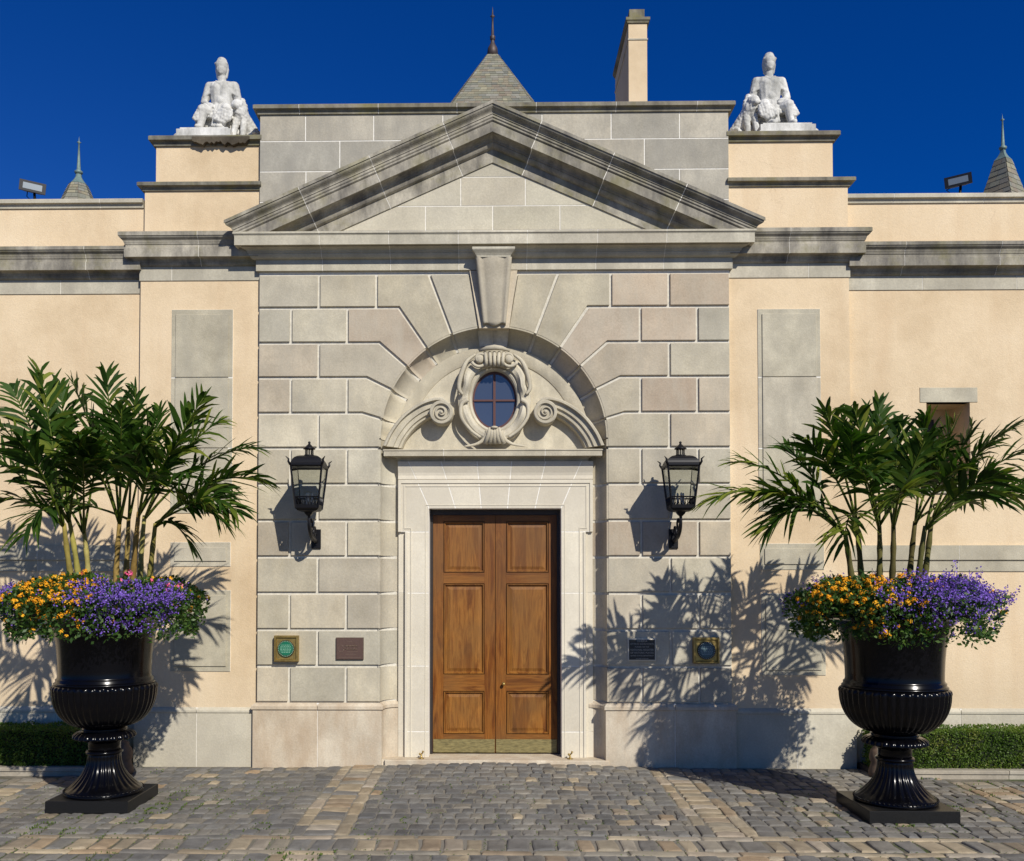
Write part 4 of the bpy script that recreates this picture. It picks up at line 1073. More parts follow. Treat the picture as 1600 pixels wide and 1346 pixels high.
# ---- door leaves
YD = YS+.19
MB().box((ox0-.0, YD+.05, zth), (ox1+.0, YD+.09, oz1)).build('door_back', M_HOLE, G)
fr = MB(); fr.box((ox0-.01, YD-.03, zth+.001), (ox0+.025, YD+.05, oz1+.01)); fr.box((ox1-.028, YD-.03, zth+.001), (ox1+.01, YD+.05, oz1+.01)); fr.box((ox0+.026, YD-.03, oz1-.05), (ox1-.029, YD+.05, oz1+.01))
fr.build('door_frame', M_WDARK, G)
dz = lambda y_: W(770, y_, YD).z
dx_ = lambda x_: W(x_, 1000, YD).x
zt_d = dz(802) + .0; xm = dx_(774)
def leaf(x0, x1, pxl, pxr, knob):
    mb = MB()
    rows_ = [(815, 895), (912, 1054), (1080, 1147)]
    xl, xr = dx_(pxl), dx_(pxr); z0 = zth+.012; z1 = oz1-.052
    mb.box((x0, YD-.012, z0), (xl, YD+.03, z1)); mb.box((xr, YD-.012, z0), (x1, YD+.03, z1))
    lf = mb.build('door_leaf', M_WOODS, G)
    zz = [(dz(b_), dz(a_)) for a_, b_ in rows_]
    for a_, b_ in ((zz[0][1], z1), (zz[1][1], zz[0][0]), (zz[2][1], zz[1][0]), (z0, zz[2][0])):
        MB().box((xl+.0007, YD-.0115, a_+.0007), (xr-.0007, YD+.03, b_-.0007)).build('rail', M_WOODH, lf)
    for a_, b_ in zz:
        pn = MB(); o_ = rect(xl, xr, a_, b_)
        levels = [(0, -.0105), (0, .012), (.007, .012), (.0075, -.014), (.014, -.014), (.020, -.004), (.026, .008), (.034, .008), (.062, -.001), (.066, -.001)]
        for d_, y_ in levels:
            for q in inset(o_, d_) if d_ else o_: pn.v.append((q[0], YD+y_, q[1]))
        for l in range(len(levels)-1):
            for k in range(4): k2 = (k+1) % 4; pn.face([l*4+k, l*4+k2, (l+1)*4+k2, (l+1)*4+k])
        pn.face([(len(levels)-1)*4+k for k in range(4)])
        pn.build('panel', M_WOOD, lf)
    MB().prism(rect(x0+.004, x1-.004, zth+.014, dz(1155)), YD-.017, YD-.0125, .001).build('kick_plate', M_BRASSD, lf)
    if knob:
        kb = MB(); kp = W(787, 1069, YD-.03); kb.sphere((kp.x, YD-.05, kp.z), .017, 12, 8); kb.tube([(kp.x, YD-.012, kp.z), (kp.x, YD-.04, kp.z)], .009, 8); kb.tube([(kp.x, YD-.012, kp.z), (kp.x, YD-.016, kp.z)], .018, 12)
        kb.build('knob', M_BRASS, lf)
    return lf
leaf(ox0+.027, xm-.0025, 693, 757, False); leaf(xm+.0025, ox1-.030, 791, 857.5, True)

# ================================================================== BRASS DOOR HOLDBACKS
for px_, lab in ((657.5, 'small brass door holdback on threshold left of the door'), (891.5, 'small brass door holdback on threshold right of the door')):
    x_ = wx(px_, -.0, 1184); z_ = zth
    t_ = thing('door_holdback', lab, 'door stop', (x_, .06, z_), 'brass door holdbacks')
    mb = MB(); mb.lathe([(.03, 0), (.03, .004), (.012, .008), (.008, .03), (.008, .045), (.0, .047)], (x_, .06, z_), 12); mb.build('post', M_BRASS, t_)
    mb = MB(); mb.tube([(x_, .06, z_+.04), (x_+.012, .045, z_+.055), (x_+.02, .04, z_+.075)], [.006,.007,.011], 8); mb.sphere((x_-.012, .05, z_+.045), .012, 8, 6); mb.build('hook', M_BRASS, t_)

# ================================================================== PLAQUES
def plaque_box(x0, x1, y0, y1, dcol, label, cat='plaque'):
    X0, Z0 = wx(x0, -.05, y1), W(x0, y1, -.05).z; X1, Z1 = wx(x1, -.05, y0), W(x0, y0, -.05).z
    t_ = thing('wall_plaque', label, cat, ((X0+X1)/2, 0, (Z0+Z1)/2), 'plaques beside the door')
    c = ((X0+X1)/2, (Z0+Z1)/2); w_ = (X1-X0)/2
    fm = MB()
    o_ = rect(X0, X1, Z0, Z1); lv = [(0, 0), (0, -.055), (.008, -.062), (.018, -.062), (.024, -.052), (.026, -.045)]
    for d_, y_ in lv:
        for q in inset(o_, d_) if d_ else o_: fm.v.append((q[0], y_, q[1]))
    for l in range(len(lv)-1):
        for k in range(4): k2 = (k+1) % 4; fm.face([l*4+k, l*4+k2, (l+1)*4+k2, (l+1)*4+k])
    fm.face([(len(lv)-1)*4+k for k in range(4)])
    fm.build('frame', M_BRASS, t_)
    def ring(r0, r1, y0_, y1_, mat, nm, n=36, dome=0):
        mb = MB()
        for r, y_ in ((r0, -.045), (r0, y0_), (r1, y1_)):
            for k in range(n): a = 2*math.pi*k/n; mb.v.append((c[0]+r*math.cos(a), y_, c[1]+r*math.sin(a)))
        for i in range(2):
            for k in range(n): k2 = (k+1) % n; mb.face([i*n+k, i*n+k2, (i+1)*n+k2, (i+1)*n+k], False)
        mb.face([2*n+k for k in range(n)])
        return mb.build(nm, mat, t_, fixn=True)
    R0 = w_*.70
    ring(R0, R0*.97, -.058, -.060, plain('dark plaque rim', (.05,.03,.012), .5, .5), 'rim'); dc = ring(R0*.80, R0*.78, -.0625, -.064, dcol[0], 'disc')
    rl = MB(); rr_ = random.Random(int(x0))
    for k in range(6):
        zz = c[1]+R0*(.42-.17*k); hw = math.sqrt(max(.0003, (R0*.66)**2-(zz-c[1])**2))
        xx = c[0]-hw
        while xx < c[0]+hw:
            l_ = rr_.uniform(.008, .02); rl.box((xx, -.066, zz-.0035), (min(xx+l_, c[0]+hw), -.0635, zz+.0035)); xx += l_+.006
    for k in range(28):
        a = 2*math.pi*k/28; rl.box((c[0]+R0*.88*math.cos(a)-.004, -.064, c[1]+R0*.88*math.sin(a)-.004), (c[0]+R0*.88*math.cos(a)+.004, -.0598, c[1]+R0*.88*math.sin(a)+.004))
    rl.build('relief', dcol[1], t_)
plaque_box(428, 466, 993.5, 1034, (plain('green enamel', (.01,.14,.075), .35), plain('pale green relief', (.18,.38,.26), .5)), 'square brass plaque with a round green enamel disc, left of the door')
plaque_box(1083.5, 1124, 996.5, 1037, (plain('blue grey enamel', (.05,.11,.13), .35), plain('pale blue relief', (.25,.34,.36), .5)), 'square brass plaque with a round blue grey disc, in palm shadow')
def flat_plaque(x0, x1, y0, y1, mat, fmat, label, rim):
    X0, Z0 = wx(x0, -.02, y1), W(x0, y1, -.02).z; X1, Z1 = wx(x1, -.02, y0), W(x0, y0, -.02).z
    t_ = thing('wall_plaque', label, 'plaque', ((X0+X1)/2, 0, (Z0+Z1)/2), 'plaques beside the door')
    MB().prism(rect(X0, X1, Z0, Z1), -.022, 0, .003).build('plate', fmat, t_)
    MB().prism(rect(X0+rim, X1-rim, Z0+rim, Z1-rim), -.026, -.02, .001).build('face_plate', mat, t_)
    return t_, (X0, X1, Z0, Z1)
def text_mesh(s_, size, x_, y_, z_, mat, parent, ext=.0012, name='lettering', maxw=None):
    cu_ = bpy.data.curves.new('t', 'FONT'); cu_.body = s_; cu_.size = size; cu_.align_x = 'CENTER'; cu_.align_y = 'CENTER'; cu_.extrude = ext; cu_.resolution_u = 2
    o_ = bpy.data.objects.new('t', cu_); COL.objects.link(o_)
    me = bpy.data.meshes.new_from_object(o_.evaluated_get(bpy.context.evaluated_depsgraph_get())); bpy.data.objects.remove(o_)
    me.materials.clear(); me.materials.append(mat)
    ob = link(name, me, parent); ob.rotation_euler = (math.pi/2, 0, 0); ob.location = Vector((x_, y_, z_))-root_loc(parent)
    if maxw:
        w_ = max(v.co.x for v in me.vertices)-min(v.co.x for v in me.vertices)
        if w_ > maxw: ob.scale.x = maxw/w_
    return ob
M_LET = plain('pale lettering', (.42,.40,.34), .6)
t_, (X0, X1, Z0, Z1) = flat_plaque(981, 1025, 998, 1033, plain('black plaque face', (.008,.008,.009), .35), plain('pale bronze edge', (.62,.57,.46), .6, 0), 'black plaque with pale lettering and pale edge, right of the door', .012)
h_ = (Z1-Z0-.03)
for k, (s_, sz) in enumerate([('OHEKA', .030), ('OTTO H. KAHN ESTATE', .022), ('PLACED ON THE', .018), ('NATIONAL REGISTER', .025), ('OF HISTORIC PLACES', .025), ('UNITED STATES DEPARTMENT', .017), ('OF THE INTERIOR', .015)]):
    text_mesh(s_, sz, (X0+X1)/2, -.0265, Z1-.025-h_*k/6.6, M_LET, t_, maxw=(X1-X0)*.82)
t_, (X0, X1, Z0, Z1) = flat_plaque(525, 568, 996.5, 1031, plain('brown plaque face', (.095,.055,.042), .5, .1, var=.2, vs=90), plain('brown plaque edge', (.10,.07,.05), .5, .2), 'flat brown plaque with faint raised script, left of the door', .004)
rl = MB(); rr_ = random.Random(3)
for zz, x0_, x1_, amp in ((.62, .32, .78, .012), (.47, .32, .78, .010)):
    n = 46; pts = [((X0+(X1-X0)*(x0_+(x1_-x0_)*i/n)), -.027, Z0+(Z1-Z0)*zz+amp*math.sin(i*1.9)+rr_.uniform(-.003,.003)) for i in range(n+1)]
    rl.tube(pts, .0018, 5)
for zz, x0_, x1_ in ((.82, .42, .60), (.36, .40, .80), (.24, .35, .75), (.10, .1, .9)): rl.box((X0+(X1-X0)*x0_, -.0275, Z0+(Z1-Z0)*zz-.0012), (X0+(X1-X0)*x1_, -.0255, Z0+(Z1-Z0)*zz+.0012))
rl.tube([(X0+.05+.028*math.cos(a/8*6.283), -.027, (Z0+Z1)/2+.035*math.sin(a/8*6.283)) for a in range(9)], .0018, 5)
rl.build('relief', plain('worn plaque relief', (.20,.14,.10), .5, .2), t_)

# ================================================================== WALL LANTERNS
def lantern(px, side, label):
    Y = -.37; c = W(px, 760, Y); x_ = c.x
    zz = lambda y_: W(px, y_, Y).z
    t_ = thing('wall_lantern', label, 'lantern', (x_, 0, zz(840)), 'lanterns beside the door')
    zb, ze = zz(795), zz(729); wb, wt = .103, .150
    q = math.sqrt(2); C4 = dict(n=4, smooth=False, phase=math.pi/4)
    # roof
    mb = MB(); rp = [(wt*q*1.03, ze-.004), (wt*q*1.03, ze+.012), (wt*q*.97, ze+.02)]
    for i in range(1, 7):
        t = i/6; rp.append((q*(wt*.93*math.cos(t*1.25)+.002), ze+.02+(zz(713)-ze-.02)*math.sin(t*math.pi/2)))
    rp.append((.03, rp[-1][1])); mb.lathe([(r, z) for r, z in rp], (x_, Y, 0), **C4); mb.build('roof', M_IRON, t_)
    # vent collar, cap, ball
    mb = MB(); z0, z1 = zz(713.5), zz(703)
    mb.lathe([(.050, z0), (.050, z0+.012), (.04, z0+.014)], (x_, Y, 0), 16); 
    for k in range(10): a = k*2*math.pi/10; mb.tube([(x_+.038*math.cos(a), Y+.038*math.sin(a), z0), (x_+.036*math.cos(a), Y+.036*math.sin(a), z1)], .004, 5)
    mb.lathe([(.03, z1), (.058, z1+.004), (.056, z1+.012), (.034, z1+.03), (.018, z1+.046), (.009, z1+.055), (.009, z1+.064), (.0, z1+.066)], (x_, Y, 0), 16)
    mb.sphere((x_, Y, zz(692)), .013, 10, 8); mb.build('vent_cap', M_IRON, t_)
    # corner horns
    mb = MB()
    for sx in (-1, 1):
        for sy in (-1, 1): mb.tube([(x_+sx*wt*.98, Y+sy*wt*.98, ze), (x_+sx*(wt+.012), Y+sy*(wt+.012), ze+.028), (x_+sx*(wt+.010), Y+sy*(wt+.010), ze+.05), (x_+sx*(wt+.032), Y+sy*(wt+.032), ze+.072)], [.013,.011,.009,.003], 6)
    mb.build('corner_horns', M_IRON, t_)
    # cage
    mb = MB(); zg0 = zz(778)
    for sx in (-1, 1):
        for sy in (-1, 1): mb.tube([(x_+sx*wb, Y+sy*wb, zb), (x_+sx*wt*.97, Y+sy*wt*.97, ze)], .0095, 4, False)
    k0 = (zg0-zb)/(ze-zb); wg = wb+(wt*.97-wb)*k0
    for (w_, z_, r_) in ((wb, zb, .011), (wg, zg0, .007), (wt*.96, ze-.004, .012)):
        P4 = [(x_-w_, Y-w_, z_), (x_+w_, Y-w_, z_), (x_+w_, Y+w_, z_), (x_-w_, Y+w_, z_)]
        for i in range(4): mb.tube([P4[i], P4[(i+1) % 4]], r_, 4, False)
    mb.lathe([(wb*q*.99, zb-.004), (wb*q*.9, zb-.022), (.055, zb-.034), (.045, zb-.05), (.02, zb-.07)], (x_, Y, 0), **C4)
    # fretted band
    n = 7
    for i in range(n):
        u0 = -1+2*i/n; um = u0+1/n; u1 = u0+2/n
        for ax in range(4):
            def pt(u, z_, w_):
                return [(x_+u*w_, Y-w_, z_), (x_+w_, Y+u*w_, z_), (x_+u*w_, Y+w_, z_), (x_-w_, Y+u*w_, z_)][ax]
            mb.tube([pt(u0, zb+.03, wb*1.03), pt(um, zg0-.004, wg*.99), pt(u1, zb+.03, wb*1.03)], .0045, 4, False)
    for ax in range(4):
        w_ = wb*1.02; a_, b_ = [((-1,-1),(1,-1)), ((1,-1),(1,1)), ((1,1),(-1,1)), ((-1,1),(-1,-1))][ax]
        mb.add([(x_+a_[0]*w_, Y+a_[1]*w_, zb), (x_+b_[0]*w_, Y+b_[1]*w_, zb), (x_+b_[0]*w_*1.03, Y+b_[1]*w_*1.03, zb+.032), (x_+a_[0]*w_*1.03, Y+a_[1]*w_*1.03, zb+.032)], [(0,1,2,3)])
    mb.build('cage', M_IRON, t_)
    for ax in range(4):
        a_, b_ = [((-1,-1),(1,-1)), ((1,-1),(1,1)), ((1,1),(-1,1)), ((-1,1),(-1,-1))][ax]; w0, w1 = wg-.004, wt*.96-.006
        MB().add([(x_+a_[0]*w0, Y+a_[1]*w0, zg0), (x_+b_[0]*w0, Y+b_[1]*w0, zg0), (x_+b_[0]*w1, Y+b_[1]*w1, ze-.01), (x_+a_[0]*w1, Y+a_[1]*w1, ze-.01)], [(0,1,2,3)]).build('glass_pane', M_GLASS, t_)
    mb = MB()
    for k in range(3):
        a = k*2.09+.5; mb.tube([(x_+.03*math.cos(a), Y+.03*math.sin(a), zb), (x_+.03*math.cos(a), Y+.03*math.sin(a), zb+.11)], .010, 8); mb.sphere((x_+.03*math.cos(a), Y+.03*math.sin(a), zb+.13), .011, 8, 6, (1,1,1.8))
    mb.build('candle_bulbs', plain('frosted bulb', (.7,.7,.66), .2), t_)
    # bracket
    mb = MB(); xp = wx(503 if side < 0 else 1052, 0, 842); zp0, zp1 = wz(856, -.02, 500), wz(829, -.02, 500); zp = (zp0+zp1)/2
    xp = x_
    arm = catmull([Vector((0, 0)), Vector((-.10, .02)), Vector((-.13, .10)), Vector((-.06, .14)), Vector((-.03, .08)), Vector((-.08, .05))], 6)
    mb.tube([(xp, -.03+p.x*.9, zp-.03+p.y) for p in arm], [.017-.008*i/(len(arm)-1) for i in range(len(arm))], 8)
    arm = catmull([Vector((-.02, .02)), Vector((-.14, .03)), Vector((-.27, .06)), Vector((-.36, .14)), Vector((-.365, .26))], 6)
    mb.tube([(xp, p.x, zp-.04+p.y*1.0) for p in arm[:-1]]+[(xp, Y, zb-.06)], [.020-.006*i/(len(arm)-1) for i in range(len(arm))], 8)
    arm = catmull([Vector((-.36, .20)), Vector((-.30, .13)), Vector((-.22, .13)), Vector((-.20, .19)), Vector((-.25, .22)), Vector((-.27, .18))], 6)
    mb.tube([(xp, p.x, zp-.04+p.y) for p in arm], [.013-.006*i/(len(arm)-1) for i in range(len(arm))], 8)
    for k in range(5): mb.sphere((xp, -.08-.05*k, zp-.01+.012*k*k*.35), .020, 8, 6, (1, 1.4, .8))
    mb.build('bracket', M_IRON, t_)
    mb = MB(); mb.prism(inset(rect(xp-.045, xp+.045, zp0-.01, zp1+.01), .0), -.022, 0, .006); mb.tube([(xp, -.02, zp+.05), (xp, -.035, zp+.05)], .012, 8); mb.tube([(xp, -.02, zp-.05), (xp, -.035, zp-.05)], .012, 8); mb.build('wall_plate', M_IRON, t_)
    return t_
lantern(483, -1, 'black iron wall lantern left of the arched doorway')
lantern(1063.5, 1, 'black iron wall lantern right of the arched doorway')


# ================================================================== CHIMNEY AND TURRETS BEHIND
def chimney():
    Y = 6.; x0, x1 = W(982.5, 150, Y).x, W(1011.5, 150, Y).x; z = lambda y_: W(995, y_, Y).z
    c = thing('chimney', 'tall narrow ochre chimney with stone cap behind the attic', 'chimney', ((x0+x1)/2, Y, 0))
    yb = Y+1.65; zt = z(30)
    MB().box((x0, Y, 0), (x1, yb, zt-.05)).build('shaft', M_STU, c)
    MB().box((x0-.012, Y-.012, z(63)), (x1+.012, yb+.012, z(61))).build('band', M_CORC, c)
    sweep_plan([(x0, yb), (x0, Y), (x1, Y), (x1, yb), (x0, yb)], [(-.05, zt+.01), (.045, zt+.01), (.045, zt-.035), (.03, zt-.05), (.02, zt-.075), (0.002, zt-.08), (-.05, zt-.08)]).build('cap', M_COP, c, fixn=True)
    MB().box((x0+.02, Y+.03, zt), (x1-.035, yb-.2, z(13))).build('flue', M_COP, c)
chimney()
def slated(t_, faces_, apex, row, wide, rr):
    """slates laid in rows on the faces of a pyramid roof: faces_ = list of (base_left, base_right, top_left, top_right)"""
    mb = MB(); under = MB()
    for bl, br_, tl, tr_ in faces_:
        bl, br_, tl, tr_ = map(Vector, (bl, br_, tl, tr_))
        nrm = (br_-bl).cross(tl-bl).normalized(); hgt = ((tl+tr_)/2-(bl+br_)/2).length; n = max(2, int(hgt/row))
        under.add([bl, br_, tr_, tl], [(0,1,2,3)])
        for i in range(n):
            v0, v1 = i/n, min(1, (i+1.12)/n)
            a0, b0 = bl.lerp(tl, v0), br_.lerp(tr_, v0); a1, b1 = bl.lerp(tl, v1), br_.lerp(tr_, v1)
            L_ = (b0-a0).length; u = rr.uniform(-.6, 0)*wide/max(L_, .01)
            while u < 1:
                w_ = rr.uniform(.7, 1.3)*wide/max(L_, .01); ua, ub = max(0, u), min(1, u+w_)
                if ub-ua > .003:
                    d = .005; e = nrm*(row*.075+rr.uniform(0, .004)); drop = (a0-a1).normalized()*rr.uniform(0, row*.06)
                    ga = .0015/max(L_, .01)
                    p0, p1, p2, p3 = a0.lerp(b0, ua+ga)+drop, a0.lerp(b0, ub-ga)+drop, a1.lerp(b1, ub-ga), a1.lerp(b1, ua+ga)
                    mb.add([p0+e, p1+e, p2+e*.15, p3+e*.15, p0, p1], [(0,1,2,3), (4,5,1,0)], rnd=rr.random())
                u += w_
    under.build('roof_deck', M_SLD, t_)
    mb.build('roof_slates', M_SLATE, t_, 'stuff')
def central_turret():
    Y = 9.0; rr = random.Random(8)
    z = lambda y_: W(769, y_, Y).z; xx = lambda x_, y_=155: W(x_, y_, Y).x
    cx_ = (xx(711)+xx(828.5))/2; c = thing('roof_turret', 'large steep slated turret roof with brown copper finial behind the pediment', 'turret', (cx_, Y, 0))
    hb = (xx(828.5)-xx(711))/2; ht = (xx(777.5, 81)-xx(762, 81))/2; cy_ = Y+hb*1.06; zb_ = z(157)
    zt_ = W(769, 81, cy_-.2).z; ht *= (cy_+D)/(Y+D); z = lambda y_: W(769, y_, cy_).z
    # carry the slope down to the eaves
    k = (hb-ht)/(zt_-zb_); ze = zb_-1.2; he = hb+k*1.2; ch = .10
    def ring(h, z_, cc): return [(cx_-h, cy_-h-cc+ (h)*0, z_)]
    faces_ = []
    def oct_(h, z_, c_): # front edge at half width h, chamfered corners reaching h+c
        e = h+c_
        return [(cx_-h, cy_-e, z_), (cx_+h, cy_-e, z_), (cx_+e, cy_-h, z_), (cx_+e, cy_+h, z_), (cx_+h, cy_+e, z_), (cx_-h, cy_+e, z_), (cx_-e, cy_+h, z_), (cx_-e, cy_-h, z_)]
    A, B = oct_(he, ze, .13), oct_(ht, zt_, .012)
    for i in range(8): faces_.append((A[i], A[(i+1) % 8], B[i], B[(i+1) % 8]))
    slated(c, faces_, None, .062*1.18, .13, rr)
    MB().add(oct_(he-.15, 0, .1)+oct_(he-.15, ze, .1), [tuple([i, (i+1) % 8, 8+(i+1) % 8, 8+i]) for i in range(8)]+[tuple(range(8, 16))]).build('drum', M_STU, c)
    cy2 = cy_; mb = MB(); mb.lathe([(.125, zt_-.02), (.10, z(76)), (.055, z(70)), (.038, z(66)), (.035, z(63)), (.06, z(62)), (.045, z(60)), (.06, z(58)), (.03, z(56)), (.022, z(40)), (.018, z(28)), (.05, z(26)), (.018, z(24)), (.012, z(18)), (.0, z(10))], (cx_, cy2, 0), 12); mb.build('finial', M_BRCOP, c)
central_turret()
def small_turret(px, base_y, top_y, collar_y, halfw, Y, label, matf):
    rr = random.Random(int(px)); c0 = W(px, base_y, Y+.5); z = lambda y_: W(px, y_, Y+.5).z; k = (Y+.5+D)/D*S
    c = thing('roof_turret', label, 'turret', (c0.x, Y, 0), 'pointed turrets behind the wings')
    cx_, cy_ = c0.x, Y+.5; n = 8 if px < 800 else 4
    flare = [(halfw*k*1.9, z(base_y)-.55), (halfw*k, z(base_y)), (halfw*k*(.82 if px < 800 else .70), z((base_y+collar_y)/2)), (halfw*k*(.62 if px < 800 else .42), z(collar_y))]
    faces_ = []; ph = math.radians(-90-(13 if px > 800 else 22))
    for (r0, z0), (r1, z1) in zip(flare[:-1], flare[1:]):
        for i in range(n):
            a0, a1 = ph+i*2*math.pi/n, ph+(i+1)*2*math.pi/n
            faces_.append(((cx_+r0*math.cos(a0), cy_+r0*math.sin(a0), z0), (cx_+r0*math.cos(a1), cy_+r0*math.sin(a1), z0), (cx_+r1*math.cos(a0), cy_+r1*math.sin(a0), z1), (cx_+r1*math.cos(a1), cy_+r1*math.sin(a1), z1)))
    slated(c, faces_, None, .085, .16, rr)
    MB().lathe([(halfw*k*1.2, 0), (halfw*k*1.2, z(base_y)-.5)], (cx_, cy_, 0), 16).build('drum', M_STU, c)
    d_ = collar_y-top_y; r = halfw*k*(.62 if px < 800 else .42)
    mb = MB(); mb.lathe([(r*1.05, z(collar_y)), (r*.62, z(collar_y-d_*.08)), (r*.35, z(collar_y-d_*.16)), (r*.30, z(collar_y-d_*.22))], (cx_, cy_, 0), n, smooth=False, phase=ph)
    mb.lathe([(r*.28, z(collar_y-d_*.22)), (r*.45, z(collar_y-d_*.25)), (r*.45, z(collar_y-d_*.28)), (r*.22, z(collar_y-d_*.31)), (r*.14, z(collar_y-d_*.6)), (r*.08, z(collar_y-d_*.85)), (r*.24, z(collar_y-d_*.87)), (r*.06, z(collar_y-d_*.89)), (0, z(top_y))], (cx_, cy_, 0), 10); mb.build('spire', matf, c)
small_turret(122.5, 310, 213, 290, 23, 7.0, 'small turret with green copper spire beside the left floodlight', M_COPPER)
small_turret(1568, 303, 178, 251, 30, 6.2, 'larger slated turret with slim spire at the right edge', M_COPPER)

# ================================================================== FLOODLIGHTS
def flood(px, py, sgn, label):
    Y = YW+.25; c = W(px, py, Y); t_ = thing('floodlight', label, 'floodlight', (c.x, Y, zwc), 'floodlights on the parapet')
    def tr(p): # local tilt: facing down and slightly inwards
        v = Vector(p); v.rotate(Matrix.Rotation(math.radians(2), 3, 'X')); v.rotate(Matrix.Rotation(math.radians(-5*sgn), 3, 'Y')); v.rotate(Matrix.Rotation(math.radians(-24*sgn), 3, 'Z')); return tuple(v+c)
    mb = MB(); b = MB(); b.box((-.125, -.02, -.055), (.125, .0, .055)); b.v = [tr(p) for p in b.v]; mb.merge(b)
    b = MB(); b.add([(-.12,0,-.05),(.12,0,-.05),(.12,0,.05),(-.12,0,.05),(-.07,.09,-.03),(.07,.09,-.03),(.07,.09,.03),(-.07,.09,.03)], [(0,1,2,3),(4,7,6,5),(0,4,5,1),(1,5,6,2),(2,6,7,3),(3,7,4,0)]); b.v = [tr(p) for p in b.v]; mb.merge(b)
    mb.build('housing', M_IRON, t_)
    b = MB(); b.add([(-.09,-.0215,-.032),(.09,-.0215,-.032),(.09,-.0215,.03),(-.09,-.0215,.03)], [(0,1,2,3)]); b.v = [tr(p) for p in b.v]; b.build('lens', M_FLGL, t_)
    MB().tube([tr((.03*-sgn*0+.02, .03, -.05)), (c.x+.02, Y+.03, zwc-.01)], .014, 8).tube([tr((-.05, .08, -.02)), (c.x-.09, Y+.06, c.z-.07), (c.x-.05, Y+.05, c.z-.11), (c.x-.12, Y+.1, zwc)], .005, 5).build('stem', M_IRON, t_)
flood(51, 293, -1, 'small black floodlight on the left wing parapet'); flood(1497, 283, 1, 'small black floodlight on the right wing parapet')


